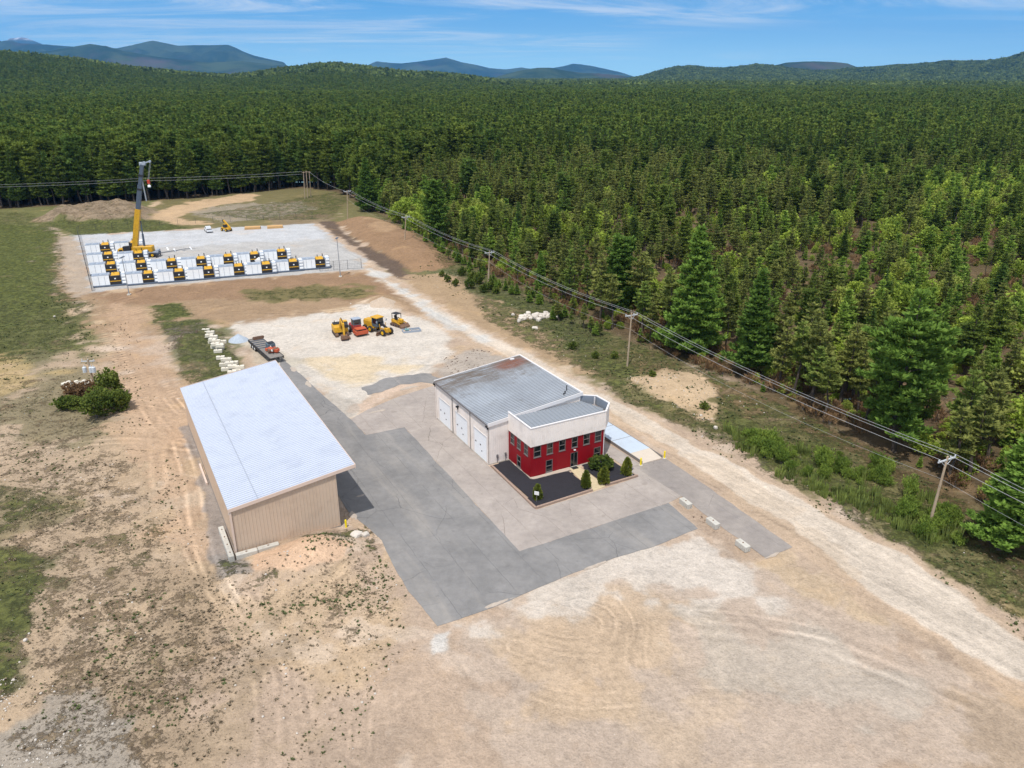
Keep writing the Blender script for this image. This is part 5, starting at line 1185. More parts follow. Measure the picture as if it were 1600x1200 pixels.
for x in (2.9, 4.4, CL*.73, CL*.84):
    for y in (.15, 2.45): wheel_parts(cr, x, y, .68, .5)
for x in (2.2, CL*.62, CL*.95):
    MB().box(x-.25, x+.25, -.9, 3.6, .55, .85).tube((x, -.7, 0), (x, -.7, .6), .18, n=8).tube((x, 3.4, 0), (x, 3.4, .6), .18, n=8).build('outrigger', M_MB, cr)
# superstructure in world-aligned local frame
Mi = Matrix.Translation((cb[0], cb[1], 0)) @ Matrix.Rotation(CA, 4, 'Z'); Mi.invert()
LW = lambda p_: tuple(Mi @ Vector(p_))
by = (cb[1]+ce[1])/2+1.0
pr = LW(at_y(211, 388, by)); pj = LW(at_y(215.5, 329, by)); pt = LW(at_y(222, 257, by))
px_, py_ = pr[0], pr[1]
ss_ = MB().tube((px_+.4, 1.35, 1.4), (px_+.4, 1.35, 1.95), 1.25, n=16).build('turntable', M_MB, cr)
MB().cbox((px_+2.0, 1.35, 2.7), (4.8, 2.4, 1.3), b=.2).cbox((px_+4.6, 1.35, 2.5), (1.0, 2.7, 1.6), b=.15).build('counterweight_housing', M_CY, cr)
oc = MB().loft([[(px_-3.0,-.1,1.9),(px_-1.0,-.1,1.9),(px_-1.0,1.1,1.9),(px_-3.0,1.1,1.9)], [(px_-3.1,-.1,3.4),(px_-1.0,-.1,3.6),(px_-1.0,1.1,3.6),(px_-3.1,1.1,3.4)]]).build('operator_cab', M_MB, cr)
MB().cbox((px_-2.4, 1.9, 2.6), (1.6, 1.2, 1.2), b=.1).build('winch_housing', M_CY, cr)
bm1 = MB(); v0, v1, v2 = Vector(pr), Vector(pj), Vector(pt); d_ = (v2-v0).normalized()
bm1.beam(v0-d_*1.5, v1, 1.5, 1.4, up=(1,0,.1)); b1 = bm1.build('boom', M_CY, cr)
MB().beam(v1+d_*.02, v1+d_*7.5, 1.2, 1.12, up=(1,0,.1)).beam(v1+d_*7.52, v2, .95, .9, up=(1,0,.1)).build('telescopic_section', M_DGR, b1)
for q in (.0, .45, .75): MB().beam(v1+d_*((v2-v1).length*q), v1+d_*((v2-v1).length*q+.5), 1.45-.3*q, 1.35-.3*q, up=(1,0,.1)).build('boom_collar', M_CY if q == 0 else M_MB, b1)
MB().cbox((v2.x+.1, v2.y, v2.z+.2), (1.6, .9, .9), b=.1).tube((v2.x+.5, v2.y-.5, v2.z+.3), (v2.x+.5, v2.y+.5, v2.z+.3), .5, n=12).beam((v2.x, v2.y, v2.z+.2), (v2.x+2.3, v2.y, v2.z+.9), .35, .35).tube((v2.x+2.2, v2.y-.3, v2.z+.8), (v2.x+2.2, v2.y+.3, v2.z+.8), .35, n=10).build('boom_head', M_UG, b1)
lc = LW(at_y(226, 386, by)); lm = LW(at_y(219.5, 345, by)); MB().tube(lc, (Vector(lc)+(Vector(lm)-Vector(lc))*.5), .3, n=8).tube((Vector(lc)+(Vector(lm)-Vector(lc))*.5), lm, .18, n=8).build('luffing_cylinder', M_DGR, cr)
ja = LW(at_y(222.5, 283, by)); jb = LW(at_y(229, 314, by)); MB().beam(ja, jb, .28, .28).build('folded_jib', M_GALV, b1)
hk = Vector(LW(at_y(231.5, 284, by))); ht_ = Vector((v2.x+2.2, v2.y, v2.z+.6)); rp_ = MB().tube(ht_, hk+Vector((0, 0, .6)), .045, n=5).tube(ht_+Vector((.25,0,0)), hk+Vector((.25, 0, .6)), .045, n=5).build('hoist_rope', M_GALV, cr)
h_ = MB().cbox((hk.x+.1, hk.y, hk.z), (.75, .5, 1.1), b=.1).build('hook_block', pbr('hook_red', lin(200,70,50), .5), cr)
MB().tube((hk.x+.1, hk.y, hk.z-.55), (hk.x+.1, hk.y, hk.z-1.0), .12).cbox((hk.x+.1, hk.y, hk.z-1.2), (.8, .5, .6), b=.1).build('hook', M_UW, h_)
# vehicles
def body_car(par, L, W, prof_, mat, z0=.35):
    """side outline (x, z) swept across the width, tucked in towards the roof"""
    n = len(prof_); zt = max(p_[1] for p_ in prof_); r_ = []
    for yy, sc in ((-W/2, 0), (-W/2+.08, 1), (W/2-.08, 1), (W/2, 0)):
        r_.append([(x, yy*(1-(.16 if z > 1.05 else 0)), z if sc else z*.97+.01) for x, z in prof_])
    return MB().loft(r_).build('body', mat, par)
M_CARW = pbr('white_car_paint', lin(246,247,250), .3, var=.02, coat=.3)
def pickup(label, u, v, rz, closed=False):
    x, y = G(u, v); o = thing('pickup_truck' if not closed else 'parked_car', label, 'pickup' if not closed else 'car', (x, y, 0), rz, None)
    pf_ = [(-2.8,.45),(-2.8,1.1),(-.85,1.12),(-.65,1.85),(.75,1.88),(1.45,1.18),(2.7,1.08),(2.8,.45)] if not closed else [(-2.4,.4),(-2.45,1.1),(-2.15,1.82),(.6,1.86),(1.3,1.15),(2.3,1.02),(2.4,.4)]
    b = body_car(o, 5.6, 2.0, pf_, M_CARW)
    if not closed: MB().box(-2.68, -.95, -.85, .85, 1.08, 1.135).build('truck_bed', M_MB, b)
    MB().hexa([(.80,-.78,1.78),(1.44,-.84,1.2),(1.44,.84,1.2),(.80,.78,1.78),(.84,-.78,1.82),(1.48,-.84,1.23),(1.48,.84,1.23),(.84,.78,1.82)] if not closed else [(.66,-.78,1.76),(1.29,-.84,1.17),(1.29,.84,1.17),(.66,.78,1.76),(.7,-.78,1.8),(1.33,-.84,1.2),(1.33,.84,1.2),(.7,.78,1.8)]).build('windscreen', M_GLASS, b)
    for s in (-1, 1): MB().box(-.55 if not closed else -2., .75 if not closed else .6, s*.86-.03, s*.86+.03, 1.2, 1.68).build('window', M_GLASS, b)
    for s in (-1, 1): MB().box(2.76 if not closed else 2.36, 2.84 if not closed else 2.44, s*.72-.16, s*.72+.16, .8, .98).build('headlight', M_UG, b)
    for xx in (-1.75, 1.8):
        for yy in (-.92, .92): wheel_parts(o, xx*(1 if not closed else .85), yy, .4, .26, M_GALV, 12)
    return o
pickup('white pickup truck parked alone at the back edge of the gravel pad', 326, 362, R(120))
pickup('white van parked between two generators of the second row', 404.5, 409, R(97), True)
def fork(u, v):
    x, y = G(u, v); o = thing('telehandler', 'small yellow telehandler with its arm raised, beside the white pickup', 'telehandler', (x, y, 0), R(-35))
    MB().cbox((0, 0, .95), (3.6, 1.7, .7), b=.15).build('chassis', M_CY, o)
    for xx in (-1.2, 1.2):
        for yy in (-.95, .95): wheel_parts(o, xx, yy, .55, .4)
    c_ = MB().loft([[(-.6,-.8,1.3),(.7,-.8,1.3),(.7,.1,1.3),(-.6,.1,1.3)], [(-.5,-.75,2.4),(.4,-.75,2.4),(.4,.05,2.4),(-.5,.05,2.4)]]).build('cab', M_MB, o)
    MB().box(-.55, .5, -.8, .1, 2.403, 2.5).build('cab_roof', M_CY, c_)
    MB().beam((1.6, .5, 1.2), (-1.6, .5, 3.5), .4, .45).build('arm', M_CY, o); MB().beam((-1.6, .5, 3.5), (-2.0, .5, 3.0), .3, .9).build('fork_carriage', M_MB, o)
fork(354, 361)
M_MAT = pbr('timber_mat', lin(216,172,118), .85, var=.2, scale=2)
for (u, v, rz, lab) in ((395, 357.5, R(14), 'stack of orange brown timber mats, left one at the back of the pad'), (430, 356, R(16), 'stack of orange brown timber mats, right one at the back of the pad')):
    x, y = G(u, v); o = thing('timber_mat_stack', lab, 'timber stack', (x, y, 0), rz, 'timber mats at the back of the pad'); mb = MB()
    for L_ in range(3):
        for k in range(6): mb.box(-2.7+.04*L_, 2.7-.06*L_, -1.4+k*.47, -1.4+k*.47+.42, .03+L_*.26, .26+L_*.26)
    mb.build('mats', M_MAT, o)
# flat loading ramp boards lying on the gravel
for i, (u, v) in enumerate(((262, 389), (273, 391), (298, 388))):
    x, y = G(u, v); o = MB().box(-.2, .2, -2.2, 2.2, .01, .10).build('board', M_UW); o.location = (x, y, 0); o.rotation_euler = (0, 0, R(28)); tag(o, ('leftmost', 'middle', 'rightmost')[i]+' pale board lying on the gravel right of the crane', 'board', 'pale boards lying on the gravel')
# fence
M_FEN = pbr('fence_dark', lin(70,74,80), .6, metal=.2)
def fence(label, pts, hh, gap, wires=5, pickets=0.):
    a = [np.array(p_) for p_ in pts]; o = thing('fence', label, 'fence', (a[0][0], a[0][1], 0)); off = a[0]; mesh = MB()
    for p0, p1 in zip(a[:-1], a[1:]):
        L = np.linalg.norm(p1-p0); n = max(1, int(L/gap))
        for k in range(n+1):
            q = p0+(p1-p0)*k/n-off; MB().tube((q[0], q[1], -.1), (q[0], q[1], hh+.05), .055, n=6).build('post', M_FEN, o)
        q0, q1 = p0-off, p1-off
        for j in range(wires):
            z = .06+(hh-.1)*j/(wires-1); r_ = .022 if j in (0, wires-1) else .010; mesh.tube((q0[0], q0[1], z), (q1[0], q1[1], z), r_, n=4)
        if pickets:
            m_ = int(L/pickets)
            for k in range(m_):
                q = q0+(q1-q0)*(k+.5)/m_; mesh.tube((q[0], q[1], .08), (q[0], q[1], hh-.06), .014, n=3)
    mesh.build('mesh_panel', M_FEN, o); return o
fence('dark wire fence along the left side of the generator pad', P((144,455),(122,366)), 2.4, 4.5, 14, .22)
fence('thin wire fence along the back of the generator pad', P((124,362),(250,353),(360,346),(488,341)), 2.2, 5, 5, 1.2)
fence('dark wire fence right of the front generator row', P((500,424),(565,419)), 2.6, 3.2, 6, .42)
# lamp poles of the yard
def yard_lamp(label, base, top):
    x, y = G(*base); tp = at_y(*top, y); o = thing('lamp_pole', label, 'lamp pole', (x, y, 0), 0, 'thin lamp poles by the pad'); h = tp[2]; dx = tp[0]-x
    MB().tube((0, 0, 0), (dx*.3, 0, h), .13, .07, n=8).build('pole', M_GALV, o); MB().cbox((0, 0, .12), (.8, .8, .4), b=.05).build('footing', M_CONC, o)
    MB().cbox((dx*.3, -.5, h), (.5, 1.0, .14), b=.03).build('lamp_head', M_DGR, o); MB().cbox((dx*.3, .5, h), (.5, 1.0, .14), b=.03).build('lamp_head', M_DGR, o); return o
yard_lamp('thin grey lamp pole left, in front of the generator rows', (202,461), (190,402)); yard_lamp('thin grey lamp pole right, in front of the pad by the fence', (532,433), (525,372))
# ---------------------------------------------------------------- parked plant on the pale lot
M_OR = pbr('machine_orange', lin(206,96,62), .6, var=.16, dirt=lin(150,90,70), dirt_amt=.3); M_RUST = pbr('muddy_steel', lin(128,98,80), .85, var=.3, scale=3, bump=.4)
M_TRK = pbr('muddy_track', lin(122,98,80), .9, var=.3, scale=5); M_ASHW = pbr('ash_white', lin(226,226,224), .6, var=.06); M_SKY = pbr('cab_grey', lin(96,112,124), .4, var=.1)
def track(par, x0, x1, y, w, h):
    n = 10; pts = []
    r = h/2
    for k in range(n+1): a = math.pi/2+math.pi*k/n; pts.append((x0+r+r*math.cos(a), r+r*math.sin(a)))
    for k in range(n+1): a = -math.pi/2+math.pi*k/n; pts.append((x1-r+r*math.cos(a), r+r*math.sin(a)))
    t_ = MB().loft([[(x, y-w/2, z) for x, z in pts], [(x, y+w/2, z) for x, z in pts]])
    k = 0
    while x0+r+k*.3 < x1-r: t_.box(x0+r+k*.3, x0+r+k*.3+.12, y-w/2-.02, y+w/2+.02, h-.01, h+.05); k += 1
    t_ = t_.build('track', M_TRK, par)
    w_ = MB()
    for k in range(4):
        xc = x0+r+(x1-x0-2*r)*k/3; w_.tube((xc, y-w/2-.06, r), (xc, y+w/2+.06, r), r*.62, n=10)
    w_.build('roller', M_MB, t_); return t_
# excavator
a = G(532,523); b = G(546,541); rz = math.atan2(b[1]-a[1], b[0]-a[0])
ex = thing('excavator', 'yellow and black tracked excavator with its arm folded down in front, leftmost machine', 'excavator', (a[0], a[1], 0), rz)
for y in (-1.05, 1.05): track(ex, -1.9, 1.9, y, .6, .85)
MB().cbox((0, 0, .75), (1.8, 1.6, .4), b=.1).build('undercarriage', M_MB, ex)
hs = MB().loft([[(x, y, .98) for x, y in ((-2.2,-1.1),(-1.7,-1.4),(1.4,-1.4),(1.4,1.4),(-1.7,1.4),(-2.2,1.1))], [(x, y, 2.0) for x, y in ((-2.2,-1.1),(-1.7,-1.4),(1.3,-1.4),(1.3,1.4),(-1.7,1.4),(-2.2,1.1))], [(x, y, 2.15) for x, y in ((-2.,-1.),(-1.6,-1.25),(1.1,-1.25),(1.1,1.25),(-1.6,1.25),(-2.,1.))]]).build('house', M_CY, ex)
MB().cbox((-1.1, -.2, 2.25), (1.4, 2., .24), b=.05).tube((-1.3, -.8, 2.3), (-1.3, -.8, 2.8), .08).build('engine_cover', M_MB, hs)
c_ = MB().loft([[(0.1,.45,1.9),(1.7,.45,1.9),(1.7,1.38,1.9),(.1,1.38,1.9)], [(.1,.45,2.6),(1.75,.45,2.5),(1.75,1.38,2.5),(.1,1.38,2.6)], [(.15,.5,3.1),(1.25,.5,3.1),(1.25,1.35,3.1),(.15,1.35,3.1)]]).build('cab', M_MB, hs)
MB().box(.12, 1.3, .47, 1.4, 3.103, 3.16).build('cab_roof', M_CY, c_)
MB().box(.3, 1.3, 1.385, 1.41, 2.2, 2.95).build('window', M_GLASS, c_)
bo = MB().beam((1.0, -.1, 1.9), (2.3, -.1, 4.0), .45, .55).beam((2.2, -.1, 3.9), (4.1, -.1, 3.3), .42, .5).build('boom', M_CY, ex)
st = MB().beam((4.0, -.1, 3.5), (4.3, -.1, 1.1), .36, .42).build('stick', M_CY, bo)
MB().tube((2.2, -.1, 4.3), (3.9, -.1, 3.85), .09).tube((1.2, .18, 1.6), (2.4, .18, 3.4), .1).build('hydraulic_ram', M_MB, bo)
MB().prismy([(3.9,1.3),(4.6,1.2),(4.7,.5),(4.1,.05),(3.5,.35),(3.75,.6),(3.9,.95)], -.75, .55).build('bucket', M_RUST, st)
MB().cbox((3.5, .9, .3), (.9, .7, .5), b=.1).build('spare_attachment', M_RUST, ex)
# road roller
a = G(558,520); b = G(573,530); rz = math.atan2(b[1]-a[1], b[0]-a[0])
ro = thing('road_roller', 'red road roller with a single drum in front and dark glass cab', 'road roller', (a[0], a[1], 0), rz)
n = 20; dr = MB()
dr.loft([[(2.0+.72*math.cos(k*6.2832/n), yy, .72+.72*math.sin(k*6.2832/n)) for k in range(n)] for yy in (-1.05, 1.05)]); dr.build('drum', M_RUST, ro)
MB().box(1.0, 3.0, -1.32, -1.08, .45, 1.15).box(1.0, 3.0, 1.08, 1.32, .45, 1.15).box(2.8, 3.05, -1.08, 1.08, .5, 1.2).box(.8, 1.2, -1.08, 1.08, .45, 1.25).box(1.15, 2.75, -1.07, 1.07, 1.45, 1.6).build('drum_frame', M_OR, ro)
bd = MB().loft([[(-2.3,-.85,.7),(.6,-.85,.7),(.6,.85,.7),(-2.3,.85,.7)], [(-2.35,-.85,1.5),(.6,-.85,1.7),(.6,.85,1.7),(-2.35,.85,1.5)], [(-2.1,-.7,1.85),(.5,-.7,1.95),(.5,.7,1.95),(-2.1,.7,1.85)]]).build('body', pbr('faded_red', lin(180,72,66), .6), ro)
c_ = MB().loft([[(-.9,-.85,1.9),(.6,-.85,1.9),(.6,.85,1.9),(-.9,.85,1.9)], [(-.85,-.8,3.05),(.55,-.8,3.05),(.55,.8,3.05),(-.85,.8,3.05)]]).build('cab', M_SKY, ro)
MB().box(-1.0, .7, -.92, .92, 3.053, 3.17).build('cab_roof', M_UG, c_)
for s in (-1, 1): MB().box(-.7, .4, s*.86-.02, s*.86+.02, 2.1, 2.95).build('window', M_GLASS, c_)
MB().box(.58, .62, -.7, .7, 2.1, 2.95).build('window', M_GLASS, c_)
for s in (-1, 1): wheel_parts(ro, -1.4, s*1.0, .75, .5, M_ASHW)
# motor grader
a = G(588,521); b = G(604,523); a2 = G(583,512); rz = math.atan2(G(606,523)[1]-G(580,515)[1], G(606,523)[0]-G(580,515)[0])
a = G(581,516); L = float(np.linalg.norm(G(606,523)-a))
gr = thing('motor_grader', 'large yellow motor grader with its long nose and blade, middle of the parked machines', 'grader', (a[0], a[1], 0), rz)
MB().loft([[(-1.6,-.75,.9),(1.6,-.75,.9),(1.6,.75,.9),(-1.6,.75,.9)], [(-1.7,-.75,2.1),(1.6,-.75,2.3),(1.6,.75,2.3),(-1.7,.75,2.1)], [(-1.5,-.6,2.5),(1.5,-.6,2.6),(1.5,.6,2.6),(-1.5,.6,2.5)]]).build('engine_body', M_CY, gr)
c_ = MB().loft([[(1.3,-.8,1.4),(2.9,-.8,1.4),(2.9,.8,1.4),(1.3,.8,1.4)], [(1.2,-.9,2.2),(3.0,-.9,2.2),(3.0,.9,2.2),(1.2,.9,2.2)], [(1.25,-.85,3.3),(2.8,-.85,3.3),(2.8,.85,3.3),(1.25,.85,3.3)]]).build('cab', M_SKY, gr)
MB().cbox((2.0, 0, 3.4), (2.1, 2.0, .18), b=.05).build('cab_roof', M_CY, c_)
for s in (-1, 1): MB().box(1.5, 2.8, s*.89-.02, s*.89+.02, 2.1, 3.15).build('window', M_GLASS, c_)
MB().box(2.93, 3.0, -.7, .7, 2.0, 3.1).build('window', M_GLASS, c_)
MB().beam((2.8, 0, 2.0), (L*.72, 0, 2.15), .38, .4).beam((L*.71, 0, 2.15), (L+.2, 0, 1.35), .38, .42).build('front_frame', M_MB, gr)
MB().cbox((L+.1, 0, 1.15), (1.0, .9, .9), b=.12).beam((L, -1.0, .75), (L, 1.0, .75), .25, .25).build('nose', M_CY, gr)
MB().prismy([(3.6,.15),(3.9,.05),(4.05,.2),(3.95,.5),(4.1,.8),(3.95,.85),(3.8,.5)], -2.0, 2.0).build('blade', M_RUST, gr)
MB().tube((4.2, -1.1, .9), (4.2, 1.1, .9), .08).tube((3.7, .7, .9), (3.6, .8, 2.3), .07).tube((3.7, -.7, .9), (3.6, -.8, 2.3), .07).beam((2.9,0,1.1), (L-.4,0,1.0), .15, .2).build('blade_circle', M_CY, gr)
for s in (-1, 1):
    MB().tube((3.1, s*.95, 2.4), (3.3, s*1.25, 2.6), .03).cbox((3.35, s*1.3, 2.75), (.06, .3, .4)).build('mirror', M_UG, c_)
    for xx in (-.9, .85): wheel_parts(gr, xx, s*1.05, .68, .42)
    wheel_parts(gr, L, s*1.05, .68, .42)
# compact tracked loader
a = G(622,509); b = G(636,510); rz = math.atan2(b[1]-a[1]-1.2, b[0]-a[0])
ld = thing('compact_loader', 'small yellow tracked loader with open black cab frame, rightmost machine', 'loader', (a[0], a[1], 0), rz)
for y in (-.75, .75): track(ld, -1.5, 1.5, y, .4, .7)
MB().loft([[(-1.5,-.5,.5),(.9,-.5,.5),(.9,.5,.5),(-1.5,.5,.5)], [(-1.5,-.55,1.4),(.9,-.5,1.1),(.9,.5,1.1),(-1.5,.55,1.4)]]).build('body', M_CY, ld)
MB().cbox((1.0, 0, 1.35), (1.1, .8, .8), b=.1).build('hood', M_CY, ld)
c_ = MB()
for x, y in ((-1.1,-.6),(.4,-.6),(.4,.6),(-1.1,.6)): c_.box(x-.05, x+.05, y-.05, y+.05, 1.3, 2.7)
c_.box(-1.2, .5, -.68, .68, 2.7, 2.8); c_ = c_.build('cab_frame', M_MB, ld)
MB().cbox((-.5, 0, 1.6), (.6, .6, .5), b=.08).box(-.8, -.68, -.3, .3, 1.8, 2.3).build('seat', M_MB, c_)
for s in (-1, 1): MB().beam((-.9, s*.95, 1.5), (1.9, s*.95, .7), .12, .2).build('lift_arm', M_CY, ld)
MB().prismy([(1.8,.08),(2.5,.08),(2.45,.35),(2.1,.6),(1.85,.9),(1.8,.5)], -1.2, 1.2).build('bucket', M_RUST, ld)
# drag box
x, y = G(643,518); dg = thing('grading_drag', 'low pale steel drag frame lying right of the machines', 'drag box', (x, y, 0), R(20))
MB().box(-1.9, 1.9, -.95, -.85, .05, .5).box(-1.9, 1.9, .85, .95, .05, .5).box(-1.9, -1.8, -.85, .85, .05, .5).box(1.8, 1.9, -.85, .85, .05, .5).box(-.05, .05, -.85, .85, .1, .45).build('frame', M_UG, dg)
MB().box(-1.8, -.1, -.8, .8, .08, .2).build('sand_fill', pbr('pale_sand', lin(226,200,176), .95), dg); MB().beam((-.9,-.9,.6),(-.9,.9,.6),.1,.1).beam((-.9,0,.6),(-1.2,.0,1.2),.08,.08).box(-1.4,-.5,-.5,.5,.5,.62).build('hitch', pbr('teal_steel', lin(120,160,160), .5), dg)
# flatbed trailer behind the shed
p0 = G(389, 541); p1 = G(436, 583); rz = math.atan2(p1[1]-p0[1], p1[0]-p0[0])
tq = thing('flatbed_trailer', 'long dark flatbed trailer with wheels, partly hidden behind the tan shed roof', 'trailer', (p0[0], p0[1], 0), rz)
W_, LL = 2.8, 13.; M_DECK = pbr('worn_deck', lin(142,136,130), .85, var=.2, scale=2, dirt=lin(96,90,82), dirt_amt=.6)
dk = MB()
for k in range(26): dk.box(k*.5+.01, k*.5+.49, .12, W_-.12, 1.2, 1.3)
dk.build('deck', M_DECK, tq)
MB().box(-.05, LL, 0, .12, .85, 1.34).box(-.05, LL, W_-.12, W_, .85, 1.34).box(-.17, -.05, 0, W_, .9, 1.34).box(.2, LL, .9, 1.1, .7, 1.18).box(.2, LL, W_-1.1, W_-.9, .7, 1.18).build('frame', M_MB, tq)
for k in range(5): MB().box(1.3+k*1.25, 1.45+k*1.25, .1, W_-.1, 1.303, 1.40).build('cross_beam', M_DGR, tq)
for xx in (1.2, 2.5, 3.8):
    for yy in (.25, W_-.25): wheel_parts(tq, xx, yy, .52, .45, M_ASHW, 12)
def onbed(name, lab, cat, mbs, x, y):
    q = p0+np.array([math.cos(rz), math.sin(rz)])*x+np.array([-math.sin(rz), math.cos(rz)])*y
    o = thing(name, lab, cat, (q[0], q[1], 1.41), rz)
    for nm, mb, mt in mbs: mb.build(nm, mt, o)
m1 = MB()
for k in range(5): m1.box(-.35+k*.13, -.25+k*.13, -1.1+k*.02, 1.2-k*.1, 0-.1, .3+.1*(k % 3))
onbed('scrap_pile', 'rusty brown scrap piled on the far end of the flatbed trailer', 'scrap', [('scrap', m1, M_RUST)], .6, 1.9)
onbed('power_pack', 'dark grey engine box standing on the flatbed trailer', 'engine box', [('housing', MB().cbox((0, 0, .55), (1.5, 1.5, 1.1), b=.12), M_SKY), ('cover', MB().cbox((.1, 0, 1.16), (1.2, 1.2, .1), b=.03), M_MB), ('base', MB().box(-.85, .85, -.85, .85, -.1, -.003+.003), M_MB)], 7.6, 2.1)
mo = MB().beam((-1.2, -.9, .3), (1.3, .6, .4), .4, .5).beam((-1.1, .6, .3), (1., .9, .5), .35, .5).cbox((0, -.3, .5), (1.4, .8, .8), b=.15)
onbed('orange_implement', 'orange and pink steel implement lying on the flatbed trailer', 'implement', [('frame', mo, M_OR), ('ram', MB().tube((-1.3, .1, .7), (1.4, -.5, .6), .12), M_ASHW), ('drum', MB().tube((.4, -1., .45), (.4, 1., .45), .4, n=12), M_RUST)], 9.9, 1.7)
# ---------------------------------------------------------------- poles and wires
M_POLE = pbr('pole_wood', lin(184,164,140), .9, var=.2, scale=1, dirt=lin(150,110,70), dirt_amt=.4); M_WIRE = pbr('wire', lin(196,196,196), .5); M_INS = pbr('insulator', lin(214,218,222), .4)
PG = 'wooden power poles along the edge of the wood'
def util_pole(label, base, top, arm=2.3, arot=R(30), group=PG, lean=True):
    x, y = G(*base); tp = at_y(*top, y); h = tp[2]; dx = (tp[0]-x) if lean else (tp[0]-x)*.4
    o = thing('utility_pole', label, 'power pole', (x, y, 0), 0, group)
    MB().tube((0, 0, -.3), (dx, 0, h), .19, .12, n=10).build('pole', M_POLE, o)
    u = Vector((math.cos(arot), math.sin(arot), 0)); c_ = Vector((dx*.96, 0, h-.45))
    ca = MB().beam(c_-u*arm/2, c_+u*arm/2, .14, .16).beam(c_-u*arm*.32+Vector((0,0,-.05)), Vector((dx*.9, 0, h-1.3)), .05, .05).beam(c_+u*arm*.32+Vector((0,0,-.05)), Vector((dx*.9, 0, h-1.3)), .05, .05).build('crossarm', M_INS if arm > 2 else M_POLE, o)
    tips = []
    for s in (-.47, .2, .47):
        q = c_+u*arm*s; MB().tube(q+Vector((0,0,.06)), q+Vector((0,0,.22)), .07, n=6).tube(q+Vector((0,0,.22)), q+Vector((0,0,.36)), .10, .05, n=6).build('insulator', M_INS, ca)
        tips.append(Vector((x, y, 0))+q+Vector((0, 0, .38)))
    tips.append(Vector((x+dx*.7, y, h*.70))); return o, tips
rd_ = (G(1450,828)-G(980,572)); ar_ = math.atan2(rd_[1], rd_[0])+math.pi/2
PL = [('nearest wooden power pole with a pale crossarm, leaning among bright bushes by the road', (1450,828), (1481,713), 3.0), ('second nearest wooden power pole, on the grass right of the garage building', (980,572), (987,489), 2.6), ('third wooden power pole, above the white boulder pile', (762.5,449), (765,392), 2.6), ('fourth wooden power pole, standing on the bare earth mound', (632,388), (634,337), 2.6), ('farthest single wooden power pole, at the back right corner of the pad', (543,345), (542.5,297), 2.6)]
tips = [util_pole(l_, b_, t_, a_, ar_)[1] for l_, b_, t_, a_ in PL]
x, y = G(1830, 1010); d0 = tips[0][0]-tips[1][0]
ext = [p_+Vector((d0.x, d0.y, 0))*.9 for p_ in tips[0]]
def wire(name, label, pts, r, sag, grp):
    mb = MB()
    for a_, b_ in zip(pts[:-1], pts[1:]):
        n = 10; L = (b_-a_).length; prev = a_
        for k in range(1, n+1):
            f = k/n; q = a_.lerp(b_, f)-Vector((0, 0, 4*sag*L/50*f*(1-f))); mb.tube(prev, q, r, n=4); prev = q
    o = mb.build(name, M_WIRE, fixn=False); tag(o, label, 'wire', grp); return o
seq = [ext]+tips
for j, nm in enumerate(('outer left power wire strung between the roadside poles', 'middle power wire strung between the roadside poles', 'outer right power wire strung between the roadside poles', 'low thin cable slung under the roadside power wires')):
    wire('power_line', nm, [s_[j] for s_ in seq], .022 if j < 3 else .012, .9 if j < 3 else 1.3, 'wires of the roadside power line')
# three-pole structure at the back and its wires to the left
bases = [(476.5,311), (481,309.5), (486,308.5)]; tops = [(474,268), (478.5,267), (483,267.5)]; tt3 = []
for i in range(3):
    x, y = G(*bases[i]); tp = at_y(*tops[i], y); o = thing('utility_pole', ('left', 'middle', 'right')[i]+' pole of the three close together in front of the forest', 'power pole', (x, y, 0), 0, 'three close poles in front of the forest')
    MB().tube((0, 0, -.2), (tp[0]-x, 0, tp[2]), .2, .14, n=8).build('pole', M_POLE, o); MB().beam((tp[0]-x-.7, 0, tp[2]-.4), (tp[0]-x+.7, 0, tp[2]-.4), .15, .15).build('crossarm', M_POLE, o); tt3.append(Vector((tp[0], y, tp[2]-.2)))
y0 = tt3[0].y
for j, (va, vb, lab) in enumerate(((268, 287, 'upper wire crossing behind the crane boom'), (272, 290.5, 'lower wire crossing behind the crane boom'))):
    a_ = Vector(at_y(472, va, y0)); m_ = Vector(at_y(222, va+10.5, y0-12)); b_ = Vector(at_y(-120, vb+4, y0-40))
    wire('power_line', lab, [a_, m_, b_], .04, .35, 'wires crossing in front of the forest')
wire('power_line', 'wire from the three close poles to the farthest single pole', [tt3[2], tips[-1][0]], .03, .8, None)
# transformer pole in the bushes at left
x, y = G(148, 606); tp = at_y(137, 562, y); h = tp[2]; dx = tp[0]-x
o = thing('transformer_pole', 'wooden pole with grey transformers rising out of the bushes at left', 'power pole', (x, y, 0))
MB().tube((0, 0, -.2), (dx, 0, h), .22, .16, n=8).build('pole', M_POLE, o); MB().beam((dx-1.2, 0, h-.3), (dx+1.1, .2, h-.3), .12, .14).build('crossarm', M_INS, o)
for q in (-.75, .35, .8): MB().tube((dx+q, -.25, h-2.2), (dx+q, -.25, h-1.3), .34, n=12).tube((dx+q, -.25, h-1.3), (dx+q, -.25, h-1.2), .3, .2, n=12).tube((dx+q, -.25, h-1.2), (dx+q, -.25, h-.9), .07, n=6).build('transformer', M_INS, o)
for q in (-1.0, 0, 1.0): MB().tube((dx+q, 0, h-.22), (dx+q, 0, h+.1), .07, n=6).build('insulator', M_INS, o)
